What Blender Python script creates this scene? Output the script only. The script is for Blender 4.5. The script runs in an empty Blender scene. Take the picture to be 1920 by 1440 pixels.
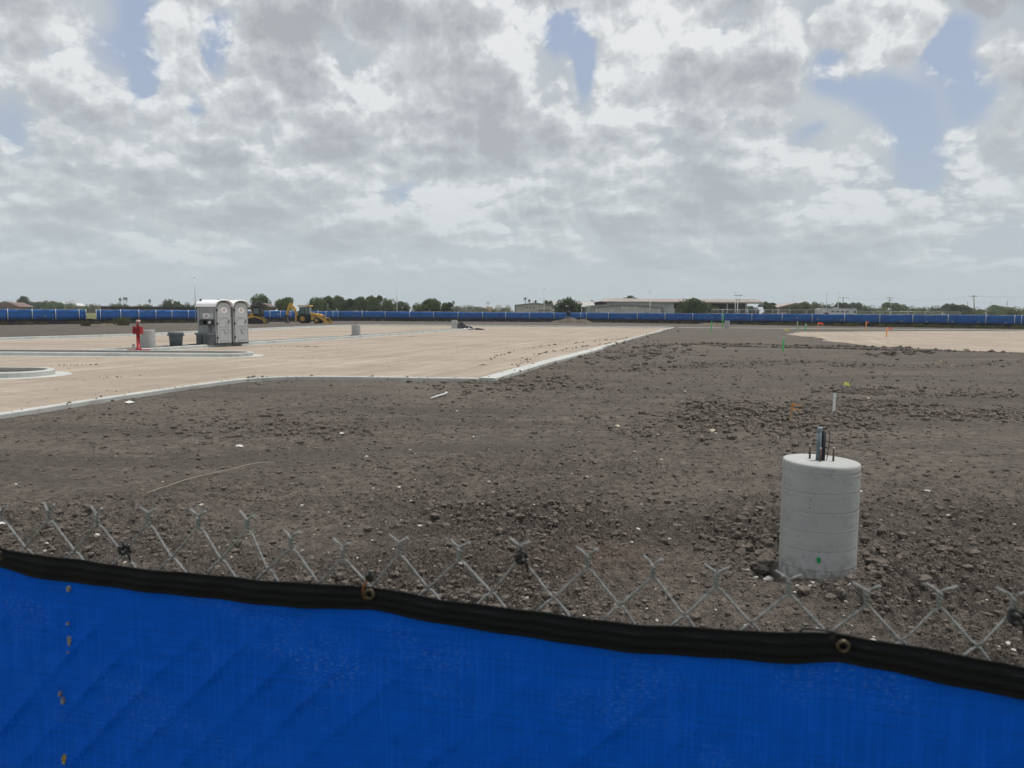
import bpy, math, random
import numpy as np
from mathutils import Vector, Matrix
scene = bpy.context.scene
# ---------------------------------------------------------------- camera
FPX = 1450.0                       # focal length in pixels of the 1920 px wide photograph
CAMZ = 1.80
PITCH, ROLL = math.radians(5.28), math.radians(0.36)
cam_data = bpy.data.cameras.new("camera")
cam = bpy.data.objects.new("camera", cam_data)
scene.collection.objects.link(cam)
cam_data.sensor_width = 36.0
cam_data.lens = 36.0 * FPX / 1920.0
cam_data.clip_start, cam_data.clip_end = 0.05, 12000.0
CAMR = Matrix.Rotation(math.pi/2 - PITCH, 3, 'X') @ Matrix.Rotation(ROLL, 3, 'Z')
cam.matrix_world = Matrix.Translation((0, 0, CAMZ)) @ CAMR.to_4x4()
cam_data.dof.use_dof = True
cam_data.dof.focus_distance = 9.0
cam_data.dof.aperture_fstop = 10.0
scene.camera = cam
scene.cycles.max_bounces = 5; scene.cycles.diffuse_bounces = 3; scene.cycles.glossy_bounces = 2; scene.cycles.transmission_bounces = 3
scene.cycles.use_adaptive_sampling = True; scene.cycles.adaptive_threshold = .012
scene.cycles.use_denoising = True; scene.cycles.denoiser = 'OPENIMAGEDENOISE'; scene.cycles.denoising_input_passes = 'RGB_ALBEDO_NORMAL'; scene.cycles.denoising_prefilter = 'ACCURATE'

def ray(px, py):
    return CAMR @ Vector(((px-960)/FPX, -(py-720)/FPX, -1.0))

# ---------------------------------------------------------------- light
SUN_EL, SUN_AZ = math.radians(74), math.radians(66)      # azimuth clockwise from the view direction (+Y)
sd = bpy.data.lights.new("sun", 'SUN'); sd.energy = 2.8; sd.angle = math.radians(2); sd.color = (1.0, 0.96, 0.90)
sun = bpy.data.objects.new("sun", sd); scene.collection.objects.link(sun)
sv = Vector((math.sin(SUN_AZ)*math.cos(SUN_EL), math.cos(SUN_AZ)*math.cos(SUN_EL), math.sin(SUN_EL)))
sun.rotation_euler = sv.to_track_quat('Z', 'Y').to_euler()
sun.location = sv*60
scene.view_settings.view_transform = 'Standard'
scene.view_settings.look = 'None'
scene.view_settings.exposure = 0.06
scene.view_settings.gamma = 1.0

# ---------------------------------------------------------------- sky: blue Nishita sky behind procedural cumulus
world = bpy.data.worlds.new("World"); scene.world = world; world.use_nodes = True
class NT:
    def __init__(self, tree):
        self.t = tree; tree.nodes.clear()
    def n(self, typ, **kw):
        nd = self.t.nodes.new(typ)
        for k, v in kw.items(): setattr(nd, k, v)
        return nd
    def put(self, sock, v):
        if v is None: return
        if isinstance(v, bpy.types.NodeSocket): self.t.links.new(v, sock)
        else:
            if isinstance(v, (tuple, list)) and len(v) == 3 and sock.type == 'RGBA': v = (*v, 1)
            sock.default_value = v
    def m(self, op, a, b=None, c=None, clamp=False):
        nd = self.n('ShaderNodeMath', operation=op, use_clamp=clamp)
        self.put(nd.inputs[0], a); self.put(nd.inputs[1], b); self.put(nd.inputs[2], c)
        return nd.outputs[0]
    def v(self, op, a, b=None, out=0):
        nd = self.n('ShaderNodeVectorMath', operation=op)
        self.put(nd.inputs[0], a)
        if op == 'SCALE': self.put(nd.inputs[3], b)
        else: self.put(nd.inputs[1], b)
        return nd.outputs[out]
    def xyz(self, x, y, z):
        nd = self.n('ShaderNodeCombineXYZ')
        for i, q in enumerate((x, y, z)): self.put(nd.inputs[i], q)
        return nd.outputs[0]
    def noise(self, vec, scale, detail=4, rough=.5, lac=2.0, dist=0.0, out=0, dim='3D', w=None, typ=None):
        nd = self.n('ShaderNodeTexNoise', noise_dimensions=dim)
        if typ: nd.noise_type = typ
        self.put(nd.inputs['Vector'], vec); self.put(nd.inputs['Scale'], scale); self.put(nd.inputs['Detail'], detail)
        self.put(nd.inputs['Roughness'], rough); self.put(nd.inputs['Lacunarity'], lac); self.put(nd.inputs['Distortion'], dist)
        if w is not None: self.put(nd.inputs['W'], w)
        return nd.outputs[out]
    def voro(self, vec, scale, detail=0, rough=.5, feature='F1', smooth=None, out=0, lac=2.0, rand=1.0, dim='3D'):
        nd = self.n('ShaderNodeTexVoronoi', voronoi_dimensions=dim, feature=feature)
        self.put(nd.inputs['Vector'], vec); self.put(nd.inputs['Scale'], scale)
        if 'Detail' in nd.inputs: self.put(nd.inputs['Detail'], detail); self.put(nd.inputs['Roughness'], rough); self.put(nd.inputs['Lacunarity'], lac)
        if smooth is not None: self.put(nd.inputs['Smoothness'], smooth)
        self.put(nd.inputs['Randomness'], rand)
        return nd.outputs[out]
    def ramp(self, x, a, b, c=0.0, d=1.0, kind='SMOOTHSTEP'):
        nd = self.n('ShaderNodeMapRange', interpolation_type=kind)
        for i, q in enumerate((x, a, b, c, d)): self.put(nd.inputs[i], q)
        return nd.outputs[0]
    def mix(self, f, a, b, blend='MIX'):
        nd = self.n('ShaderNodeMix', data_type='RGBA', blend_type=blend, clamp_factor=True)
        self.put(nd.inputs[0], f); self.put(nd.inputs[6], a); self.put(nd.inputs[7], b)
        return nd.outputs[2]

def build_sky():
    N = NT(world.node_tree)
    out = N.n('ShaderNodeOutputWorld'); bg = N.n('ShaderNodeBackground'); bg.inputs[1].default_value = 0.1
    N.t.links.new(bg.outputs[0], out.inputs[0])
    sky = N.n('ShaderNodeTexSky', sky_type='NISHITA', sun_disc=False, sun_elevation=SUN_EL, sun_rotation=SUN_AZ,
              air_density=1.0, dust_density=1.2, ozone_density=1.6, altitude=10)
    tc = N.n('ShaderNodeTexCoord').outputs['Generated']
    d = N.v('NORMALIZE', tc)
    sep = N.n('ShaderNodeSeparateXYZ'); N.put(sep.inputs[0], d)
    x, y, z = sep.outputs
    az = N.m('ARCTAN2', x, y)
    hor = N.m('SQRT', N.m('ADD', N.m('MULTIPLY', x, x), N.m('MULTIPLY', y, y)))
    el = N.m('ARCTAN2', z, hor)
    # conformal cloud-layer coordinates: cells shrink towards the horizon the way a cloud field does
    ez = N.m('ADD', N.m('MAXIMUM', el, -0.02), 0.16)
    p = N.xyz(N.m('MULTIPLY', az, 2.6), N.m('MULTIPLY', N.m('LOGARITHM', ez, 2.71828), 1.42), 0.0)
    def blobs(lst):
        acc = None
        for (bx, by, rx, ry, amp) in lst:
            r = ray(bx, by); a0 = math.atan2(r.x, r.y); e0 = math.atan2(r.z, math.hypot(r.x, r.y))
            ma = N.n('ShaderNodeVectorMath', operation='MULTIPLY_ADD')
            N.put(ma.inputs[0], wob); ma.inputs[1].default_value = (FPX/rx, FPX/ry, 0); ma.inputs[2].default_value = (-a0*FPX/rx, -e0*FPX/ry, 0)
            q = N.v('DOT_PRODUCT', ma.outputs[0], ma.outputs[0], out=1)
            acc = N.m('MULTIPLY_ADD', N.m('POWER', 0.36788, q), amp, 0.0 if acc is None else acc)
        return acc
    # wobble the positions of the big masses so that their outlines are cloud-like
    wn = N.n('ShaderNodeVectorMath', operation='MULTIPLY_ADD')
    N.put(wn.inputs[0], N.noise(p, 1.6, 3, .55, out=1, dim='2D')); wn.inputs[1].default_value = (.09, .07, 0)
    N.put(wn.inputs[2], N.xyz(N.m('SUBTRACT', az, .045), N.m('SUBTRACT', el, .035), 0.0))
    wob = wn.outputs[0]
    gaps = blobs([(225,75,55,45,.9),(275,150,25,50,.9),(405,85,32,45,1.35),(362,205,22,35,.8),(255,20,50,25,.7),
                  (85,100,22,28,.6),(20,245,55,50,.75),(1065,60,50,42,1.7),(1097,125,18,40,1.5),(935,8,45,18,.5),
                  (1545,150,55,45,1.0),(1640,205,65,45,1.1),(1715,280,55,50,1.1),(1790,115,45,45,1.0),(1835,190,40,35,.8),
                  (1500,258,30,18,.8),(1705,330,35,25,.8),(1545,95,35,20,.6),(770,350,35,25,.5),(1035,350,40,28,.55)])
    heavy = blobs([(580,85,170,75,1.0),(860,60,80,60,.6),(215,215,140,45,1.0),(920,215,110,60,.8),(620,300,90,40,.6),(1370,140,130,50,1.0),
                   (1320,265,100,60,1.0),(1390,350,110,32,.9),(1850,60,130,55,1.0),(1480,20,160,30,.6),(1890,260,50,80,.6),
                   (440,390,130,25,.5),(1700,435,180,22,.5),(30,40,60,50,.35)])
    white = blobs([(150,80,120,60,.6),(335,100,45,70,.7),(300,220,60,30,.5),(700,190,120,60,.5),(985,110,60,70,.8),(1210,70,120,60,.8),
                   (1170,285,90,40,.6),(1640,95,80,25,.9),(1740,160,40,35,.8),(1590,270,90,35,.5),(1650,330,80,40,.6),(1790,300,60,40,.7),
                   (720,385,45,28,.6),(830,390,45,30,.6),(430,200,80,40,.4)])
    def density(vec, det):
        big = N.noise(vec, 1.1, 1, .5, dim='2D')
        mid = N.noise(vec, 3.0, det, .575, dim='2D')
        puff = N.voro(vec, 4.2, 4, .56, 'F1', dim='2D', lac=2.1)
        a = N.m('MULTIPLY_ADD', big, .60, N.m('MULTIPLY', mid, .55))
        return N.m('MULTIPLY_ADD', puff, -.44, N.m('ADD', a, .25))
    wp = N.v('ADD', p, N.v('SCALE', N.v('SUBTRACT', N.noise(p, 5.0, 5, .62, out=1, dim='2D'), (.5, .5, .5)), .075))
    D0 = density(wp, 8)
    D1 = density(N.v('ADD', wp, (0.016, .045, 0)), 6)
    B0 = N.noise(wp, 1.7, 2, .5, dim='2D'); B1 = N.noise(N.v('ADD', wp, (.06, .26, 0)), 1.7, 2, .5, dim='2D')
    D = N.m('MULTIPLY_ADD', gaps, -.27, D0)
    D = N.m('MULTIPLY_ADD', N.m('ADD', heavy, white), .10, D)
    cover = N.ramp(D, .17, .38)
    thick = N.ramp(D, .30, .75)
    lit = N.m('SUBTRACT', D0, D1)          # thinner towards the light: a lit top; thicker: a shaded base
    shade = N.m('MULTIPLY_ADD', lit, 2.35, N.m('MULTIPLY', N.m('SUBTRACT', white, heavy), .50))
    shade = N.m('MULTIPLY_ADD', N.m('SUBTRACT', B0, B1), 1.15, shade)
    shade = N.m('MULTIPLY_ADD', thick, -.40, shade)
    shade = N.ramp(shade, -.70, .24, kind='LINEAR')
    ccol = N.n('ShaderNodeValToRGB'); cr = ccol.color_ramp
    stops = [(0.0, (3.75,3.9,4.2)), (.25, (4.4,4.6,4.9)), (.50, (5.1,5.34,5.56)), (.76, (6.35,6.55,6.7)), (1.0, (8.2,8.3,8.35))]
    cr.elements[0].position = 0; cr.elements[0].color = (*[c/10 for c in stops[0][1]], 1)
    cr.elements[1].position = 1; cr.elements[1].color = (*[c/10 for c in stops[-1][1]], 1)
    for pos, c in stops[1:-1]:
        e = cr.elements.new(pos); e.color = (*[q/10 for q in c], 1)
    N.put(ccol.inputs[0], shade)
    cloud = N.v('SCALE', ccol.outputs[0], 10.0)
    blue = N.mix(.78, sky.outputs[0], (3.75, 4.4, 5.95))
    # a thin high veil fills most of what lies between the cumulus
    veil = N.ramp(N.m('MULTIPLY_ADD', N.m('SUBTRACT', B0, .5), 1.1, gaps), .10, .80)
    veilc = N.mix(N.ramp(N.noise(wp, 2.6, 5, .55, dim='2D'), .35, .65), (4.55, 4.95, 5.45), (5.45, 5.75, 6.0))
    blue = N.mix(veil, veilc, blue)
    col = N.mix(N.m('MULTIPLY', cover, .93), blue, cloud)
    # humid air low over the horizon
    hz = N.m('MULTIPLY', N.m('POWER', 0.36788, N.m('MULTIPLY', N.m('MAXIMUM', el, 0.0), 6.6)), 1.0)
    hz = N.m('MAXIMUM', hz, N.ramp(el, .02, .13, 1.0, .0))
    col = N.mix(hz, col, (4.85, 5.55, 5.85))
    N.put(bg.inputs[0], col)
    world.cycles.sampling_method = 'MANUAL'; world.cycles.sample_map_resolution = 512
build_sky()

# ================================================================ helpers
rnd = random.Random(7)
nrng = np.random.default_rng(11)
def horizon(px): return 586.0 + (px-960)*0.0063
def gp(px, py, z=0.0):
    """ground point (height z) seen at a pixel of the photograph"""
    r = ray(px, py); t = (z-CAMZ)/r.z
    return Vector((r.x*t, r.y*t, z))
def gx(px, y):
    """x of the column px at depth y"""
    r = ray(px, horizon(px)); return r.x/r.y*y
def zat(px, py, y):
    r = ray(px, py); return CAMZ + r.z/r.y*y

class MB:
    """collects simple shapes; build() links them as one mesh object"""
    def __init__(s): s.v = []; s.f = []; s.sm = []
    def add(s, vs, fs, smooth=False):
        o = len(s.v); s.v += [tuple(q) for q in vs]; s.f += [tuple(i+o for i in f) for f in fs]; s.sm += [smooth]*len(fs); return s
    def box(s, c, size, rot=None, taper=1.0):
        hx, hy, hz = size[0]/2, size[1]/2, size[2]/2
        vs = [Vector((sx*hx*(taper if sz > 0 else 1), sy*hy*(taper if sz > 0 else 1), sz*hz)) for sz in (-1, 1) for sy in (-1, 1) for sx in (-1, 1)]
        if rot is not None: vs = [rot @ q for q in vs]
        c = Vector(c)
        return s.add([q+c for q in vs], [(0,2,3,1),(4,5,7,6),(0,1,5,4),(1,3,7,5),(3,2,6,7),(2,0,4,6)])
    def tube(s, pts, rad, n=8, caps=True, smooth=True):
        pts = [Vector(p) for p in pts]; rads = rad if isinstance(rad, (list, tuple)) else [rad]*len(pts)
        vs = []; fs = []; ref = None
        for i, p in enumerate(pts):
            t = (pts[min(i+1, len(pts)-1)] - pts[max(i-1, 0)]).normalized()
            if ref is None:
                ref = t.cross(Vector((0, 0, 1)))
                if ref.length < 1e-3: ref = t.cross(Vector((1, 0, 0)))
                ref.normalize()
            u = (ref - t*ref.dot(t)).normalized(); ref = u; w = t.cross(u)
            for k in range(n):
                a = 2*math.pi*k/n; vs.append(p + (u*math.cos(a) + w*math.sin(a))*rads[i])
        for i in range(len(pts)-1):
            for k in range(n):
                fs.append((i*n+k, i*n+(k+1) % n, (i+1)*n+(k+1) % n, (i+1)*n+k))
        s.add(vs, fs, smooth)
        if caps:
            o = len(s.v)-len(vs)
            s.f += [tuple(o+k for k in range(n-1, -1, -1)), tuple(o+(len(pts)-1)*n+k for k in range(n))]; s.sm += [False, False]
        return s
    def lathe(s, prof, n=24, c=(0, 0, 0), smooth=True, caps=True):
        vs = []; fs = []
        for r, z in prof:
            for k in range(n):
                a = 2*math.pi*k/n; vs.append((c[0]+r*math.cos(a), c[1]+r*math.sin(a), c[2]+z))
        for i in range(len(prof)-1):
            for k in range(n): fs.append((i*n+k, i*n+(k+1) % n, (i+1)*n+(k+1) % n, (i+1)*n+k))
        o = len(s.v); s.add(vs, fs, smooth)
        if caps:
            s.f += [tuple(o+k for k in range(n-1, -1, -1)), tuple(o+(len(prof)-1)*n+k for k in range(n))]; s.sm += [False, False]
        return s
    def prism(s, poly, axis, a, b):
        """polygon (2-D) extruded along axis 'x','y' or 'z' from a to b"""
        def P(q, t): return {'x': (t, q[0], q[1]), 'y': (q[0], t, q[1]), 'z': (q[0], q[1], t)}[axis]
        n = len(poly); vs = [P(q, a) for q in poly] + [P(q, b) for q in poly]
        fs = [tuple(range(n-1, -1, -1)), tuple(range(n, 2*n))] + [(k, (k+1) % n, n+(k+1) % n, n+k) for k in range(n)]
        return s.add(vs, fs)
    def wheel(s, c, r, w, n=20, axis='y', bev=.18):
        prof = [(r*.55, -w/2), (r*(1-bev), -w/2), (r, -w*.3), (r, w*.3), (r*(1-bev), w/2), (r*.55, w/2)]
        m = MB().lathe(prof, n); R = Matrix.Rotation(math.pi/2, 3, 'X') if axis == 'y' else Matrix.Rotation(math.pi/2, 3, 'Y')
        return s.add([R @ Vector(q) + Vector(c) for q in m.v], m.f, True)
    def xf(s, M):
        s.v = [tuple(M @ Vector(q)) for q in s.v]; return s
    def mesh(s, name, mat):
        me = bpy.data.meshes.new(name); me.from_pydata(s.v, [], s.f)
        bm_fix(me); me.polygons.foreach_set('use_smooth', s.sm)
        me.materials.append(mat); me.update(); return me
    def build(s, name, mat, parent=None, loc=None):
        o = bpy.data.objects.new(name, s.mesh(name, mat)); scene.collection.objects.link(o)
        if parent is not None: o.parent = parent
        if loc is not None: o.location = loc
        return o
import bmesh
def bm_fix(me):
    bm = bmesh.new(); bm.from_mesh(me); bmesh.ops.recalc_face_normals(bm, faces=bm.faces); bm.to_mesh(me); bm.free()
def tag(o, label=None, cat=None, group=None, kind=None):
    if label: o['label'] = label
    if cat: o['category'] = cat
    if group: o['group'] = group
    if kind: o['kind'] = kind
    return o
def thing(name, label, cat, loc=(0, 0, 0), rz=0.0, group=None):
    o = bpy.data.objects.new(name, None); scene.collection.objects.link(o)
    o.location = loc; o.rotation_euler = (0, 0, rz); o.empty_display_size = .2
    return tag(o, label, cat, group)
def dup(o, parent=None):
    c = o.copy(); scene.collection.objects.link(c); c.parent = parent
    for ch in o.children: dup(ch, c)
    return c
def big_mesh(name, co, quads=None, tris=None, mat=None, smooth=True):
    """numpy arrays -> mesh object"""
    me = bpy.data.meshes.new(name); faces = []
    nq = 0 if quads is None else len(quads); nt = 0 if tris is None else len(tris)
    me.vertices.add(len(co)); me.vertices.foreach_set('co', np.ascontiguousarray(co, dtype=np.float32).ravel())
    loops = np.concatenate(([quads.ravel()] if nq else []) + ([tris.ravel()] if nt else []))
    me.loops.add(len(loops)); me.loops.foreach_set('vertex_index', loops.astype(np.int32))
    tot = np.concatenate([np.full(nq, 4), np.full(nt, 3)]).astype(np.int32); st = np.concatenate([[0], np.cumsum(tot)[:-1]]).astype(np.int32)
    me.polygons.add(nq+nt); me.polygons.foreach_set('loop_start', st); me.polygons.foreach_set('loop_total', tot)
    me.polygons.foreach_set('use_smooth', np.full(nq+nt, smooth)); me.update(calc_edges=True)
    if mat: me.materials.append(mat)
    o = bpy.data.objects.new(name, me); scene.collection.objects.link(o); return o
def structure(o): o['kind'] = 'structure'; return o

# ---- numpy noise
def _hash(ix, iy, seed):
    n = (ix.astype(np.int64)*374761393 + iy.astype(np.int64)*668265263 + seed*974634721) & 0xffffffff
    n = ((n ^ (n >> 13))*1274126177) & 0xffffffff
    n = ((n ^ (n >> 16))*2246822519) & 0xffffffff
    return ((n ^ (n >> 15)) & 0xffffff)/float(0x1000000)
def vnoise(x, y, seed=0):
    ix = np.floor(x); iy = np.floor(y); fx = x-ix; fy = y-iy
    ux = fx*fx*fx*(fx*(fx*6-15)+10); uy = fy*fy*fy*(fy*(fy*6-15)+10)
    a = _hash(ix, iy, seed); b = _hash(ix+1, iy, seed); c = _hash(ix, iy+1, seed); d = _hash(ix+1, iy+1, seed)
    return (a+(b-a)*ux)*(1-uy) + (c+(d-c)*ux)*uy
def fbm(x, y, octv=4, seed=0, gain=.5):
    s = 0; a = 1.0; t = 0
    for i in range(octv):
        s = s + a*vnoise(x*2**i + 17.3*i, y*2**i - 9.1*i, seed+i); t += a; a *= gain
    return s/t
def clods(x, y, cell, seed, fill=.8):
    """height (0..1) of rounded, irregular lumps, one per jittered cell"""
    gxx = x/cell; gyy = y/cell; ix = np.floor(gxx); iy = np.floor(gyy); best = np.zeros_like(x)
    for dx in (-1, 0, 1):
        for dy in (-1, 0, 1):
            jx = ix+dx; jy = iy+dy
            cx = jx+_hash(jx, jy, seed); cy = jy+_hash(jx, jy, seed+1)
            r = ((.50 if fill > .99 else .26)+.40*_hash(jx, jy, seed+2)**1.5)*(_hash(jx, jy, seed+3) < fill)
            ax = gxx-cx; ay = gyy-cy; th = np.arctan2(ay, ax)
            r = r*(1+.22*np.sin(3*th+6.28*_hash(jx, jy, seed+4))+.14*np.sin(5*th+6.28*_hash(jx, jy, seed+5)))
            q = 1-(ax*ax+ay*ay)/np.maximum(r*r, 1e-6)
            best = np.maximum(best, np.where(q > 0, np.maximum(q, 0)**.85*r, 0))
    return best

# ---- materials
MATS = {}
def mat(name, col, rough=.7, metal=0.0, var=.0, vscale=4.0, bump=0.0, bscale=20.0, spec=.3, col2=None, trans=0.0, dirt=0.0, dscale=1.5, dcol=(.12, .10, .08)):
    """principled material with noise variation, fine relief and dirt"""
    if name in MATS: return MATS[name]
    m = bpy.data.materials.new(name); m.use_nodes = True; N = NT(m.node_tree)
    out = N.n('ShaderNodeOutputMaterial'); p = N.n('ShaderNodeBsdfPrincipled')
    N.put(p.inputs['Roughness'], rough); N.put(p.inputs['Metallic'], metal); N.put(p.inputs['Specular IOR Level'], spec)
    c = (*col, 1.0)
    if var > 0 or dirt > 0 or bump > 0:
        pos = N.n('ShaderNodeNewGeometry').outputs['Position']
    if var > 0:
        f = N.noise(pos, vscale, 5, .6)
        c2 = col2 or tuple(q*(1-var) for q in col); c1 = tuple(min(1, q*(1+var*.6)) for q in col) if col2 is None else col
        c = N.mix(N.ramp(f, .32, .68), (*c1, 1), (*c2, 1))
    if dirt > 0:
        c = N.mix(N.m('MULTIPLY', N.ramp(N.noise(pos, dscale, 6, .65), .45, .75), dirt), c, (*dcol, 1))
    N.put(p.inputs['Base Color'], c)
    if bump > 0:
        b = N.n('ShaderNodeBump'); b.inputs['Strength'].default_value = bump; b.inputs['Distance'].default_value = .02
        N.put(b.inputs['Height'], N.noise(pos, bscale, 6, .6)); N.t.links.new(b.outputs[0], p.inputs['Normal'])
    sh = p.outputs[0]
    if trans > 0:
        tr = N.n('ShaderNodeBsdfTranslucent'); N.put(tr.inputs[0], c); mx = N.n('ShaderNodeMixShader'); mx.inputs[0].default_value = trans
        N.t.links.new(sh, mx.inputs[1]); N.t.links.new(tr.outputs[0], mx.inputs[2]); sh = mx.outputs[0]
    N.t.links.new(sh, out.inputs[0]); MATS[name] = m
    return m
def custom(name):
    m = bpy.data.materials.new(name); m.use_nodes = True; N = NT(m.node_tree)
    out = N.n('ShaderNodeOutputMaterial'); p = N.n('ShaderNodeBsdfPrincipled'); N.t.links.new(p.outputs[0], out.inputs[0])
    MATS[name] = m
    return m, N, p, N.n('ShaderNodeNewGeometry').outputs['Position']

def soil_material():
    m, N, p, pos = custom('soil')
    at = N.n('ShaderNodeAttribute', attribute_name='tone').outputs['Fac']         # dry crust / turned-over soil
    rd = N.n('ShaderNodeAttribute', attribute_name='reddish').outputs['Fac']
    n1 = N.noise(pos, .55, 5, .6); n2 = N.noise(pos, 9.0, 5, .65); n3 = N.noise(pos, 60.0, 3, .6); n4 = N.noise(pos, 2.6, 6, .7)
    a = N.mix(N.ramp(n1, .3, .7), (0.122, 0.105, 0.090), (0.145, 0.126, 0.109))
    a = N.mix(N.ramp(n4, .44, .64, 0, .75), a, (0.080, 0.069, 0.060))
    a = N.mix(N.ramp(n4, .50, .32, 0, .55), a, (0.171, 0.150, 0.129))
    a = N.mix(N.m('MULTIPLY', at, .7), a, (0.166, 0.145, 0.124))
    a = N.mix(N.m('MULTIPLY', rd, .9), a, (0.140, 0.099, 0.082))
    a = N.mix(N.ramp(n2, .42, .62, 0, .75), a, (0.061, 0.054, 0.047))
    a = N.mix(N.ramp(n2, .46, .30, 0, .5), a, (0.181, 0.161, 0.140))
    a = N.mix(N.ramp(n3, .52, .70, 0, .6), a, (0.205, 0.185, 0.161))
    a = N.mix(N.ramp(n3, .46, .30, 0, .6), a, (0.058, 0.051, 0.046))
    mp = N.n('ShaderNodeMapping'); N.put(mp.inputs[0], pos); mp.inputs['Rotation'].default_value = (0, 0, -.12); mp.inputs['Scale'].default_value = (.16, .75, 1)
    n6 = N.noise(mp.outputs[0], 1.0, 6, .62)
    a = N.mix(N.ramp(n6, .48, .64, 0, .75), a, (0.082, 0.073, 0.063))
    a = N.mix(N.ramp(n6, .46, .32, 0, .4), a, (0.173, 0.153, 0.133))
    N.put(p.inputs['Base Color'], a); p.inputs['Roughness'].default_value = .95; p.inputs['Specular IOR Level'].default_value = .12
    b = N.n('ShaderNodeBump'); b.inputs['Strength'].default_value = 1.0; b.inputs['Distance'].default_value = .03
    N.put(b.inputs['Height'], N.m('ADD', N.noise(pos, 38.0, 6, .68), N.m('MULTIPLY', N.noise(pos, 9.0, 4, .6), 1.2))); N.t.links.new(b.outputs[0], p.inputs['Normal'])
    return m
def caliche_material():
    m, N, p, pos = custom('caliche')
    mp = N.n('ShaderNodeMapping'); N.put(mp.inputs[0], pos); mp.inputs['Rotation'].default_value = (0, 0, .25); mp.inputs['Scale'].default_value = (.10, .9, 1)
    n1 = N.noise(mp.outputs[0], 1.0, 5, .6); n2 = N.noise(pos, 2.2, 6, .65); n3 = N.noise(pos, 26.0, 4, .7)
    n5 = N.noise(pos, .16, 5, .62)
    a = N.mix(N.ramp(n1, .3, .7), (.415, .350, .285), (.338, .288, .238))
    a = N.mix(N.ramp(n5, .45, .62, 0, .75), a, (.300, .250, .200))
    a = N.mix(N.ramp(n2, .45, .66, 0, .65), a, (.29, .243, .196))
    a = N.mix(N.ramp(n3, .50, .68, 0, .5), a, (.27, .232, .192))
    a = N.mix(N.ramp(N.noise(pos, .9, 7, .72), .60, .70, 0, .6), a, (.23, .195, .16))
    mp2 = N.n('ShaderNodeMapping', vector_type='TEXTURE'); N.put(mp2.inputs[0], pos); mp2.inputs['Rotation'].default_value = (0, 0, -.28); mp2.inputs['Scale'].default_value = (.55, 16, 1)
    tr = N.noise(mp2.outputs[0], 1.0, 5, .65, dist=.4)
    a = N.mix(N.ramp(tr, .50, .66, 0, .6), a, (.27, .228, .185))
    a = N.mix(N.ramp(tr, .46, .34, 0, .5), a, (.47, .405, .33))
    N.put(p.inputs['Base Color'], a); p.inputs['Roughness'].default_value = .95; p.inputs['Specular IOR Level'].default_value = .1
    b = N.n('ShaderNodeBump'); b.inputs['Strength'].default_value = .55; b.inputs['Distance'].default_value = .03
    N.put(b.inputs['Height'], N.m('ADD', N.noise(pos, 14.0, 6, .7), n2)); N.t.links.new(b.outputs[0], p.inputs['Normal'])
    return m
def concrete_material(name, c1, c2, pores=.0, pscale=40.0):
    m, N, p, pos = custom(name)
    a = N.mix(N.ramp(N.noise(pos, 1.7, 6, .62), .3, .7), c1, c2)
    a = N.mix(N.ramp(N.noise(pos, 22.0, 5, .7), .5, .8, 0, .35), a, tuple(q*.62 for q in c2))
    h = N.noise(pos, 30.0, 5, .65)
    if pores > 0:
        v = N.voro(pos, pscale, 0); keep = N.ramp(N.noise(pos, 9.0, 2, .5), .50, .57)
        hole = N.m('MULTIPLY', N.ramp(v, .13, .20, 1, 0), keep)
        a = N.mix(N.m('MULTIPLY', hole, pores), a, tuple(q*.32 for q in c2))
        mp = N.n('ShaderNodeMapping'); N.put(mp.inputs[0], pos); mp.inputs['Scale'].default_value = (1.2, 1.2, 26)
        band = N.noise(mp.outputs[0], 1.0, 4, .6)
        a = N.mix(N.ramp(band, .40, .62, 0, .42), a, tuple(q*.80 for q in c1))
        h = N.m('SUBTRACT', h, N.m('MULTIPLY', hole, 2.0))
    sz = N.n('ShaderNodeSeparateXYZ'); N.put(sz.inputs[0], pos)
    if pores > 0:
        mud = N.m('MULTIPLY', N.ramp(sz.outputs[2], -.20, -.02, 1, 0), N.ramp(N.noise(pos, 16.0, 5, .7), .42, .62)); a = N.mix(N.m('MULTIPLY', mud, .8), a, (.16, .14, .12))
        a = N.mix(N.ramp(N.noise(pos, 4.5, 5, .7), .50, .66, 0, .4), a, tuple(q*.72 for q in c2))
    else: a = N.mix(N.ramp(N.noise(pos, .8, 7, .72), .52, .66, 0, .5), a, (.30, .28, .25))
    N.put(p.inputs['Base Color'], a); p.inputs['Roughness'].default_value = .85; p.inputs['Specular IOR Level'].default_value = .25
    b = N.n('ShaderNodeBump'); b.inputs['Strength'].default_value = .35; b.inputs['Distance'].default_value = .006
    N.put(b.inputs['Height'], h); N.t.links.new(b.outputs[0], p.inputs['Normal'])
    return m
def field_material():
    m, N, p, pos = custom('dry_grass_field')
    n1 = N.noise(pos, .012, 5, .6); n2 = N.noise(pos, .25, 5, .65)
    a = N.mix(N.ramp(n1, .35, .65), (.20, .175, .085), (.105, .115, .045))
    a = N.mix(N.ramp(n2, .4, .7, 0, .6), a, (.16, .15, .07))
    N.put(p.inputs['Base Color'], a); p.inputs['Roughness'].default_value = 1.0; p.inputs['Specular IOR Level'].default_value = .05
    return m
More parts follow.
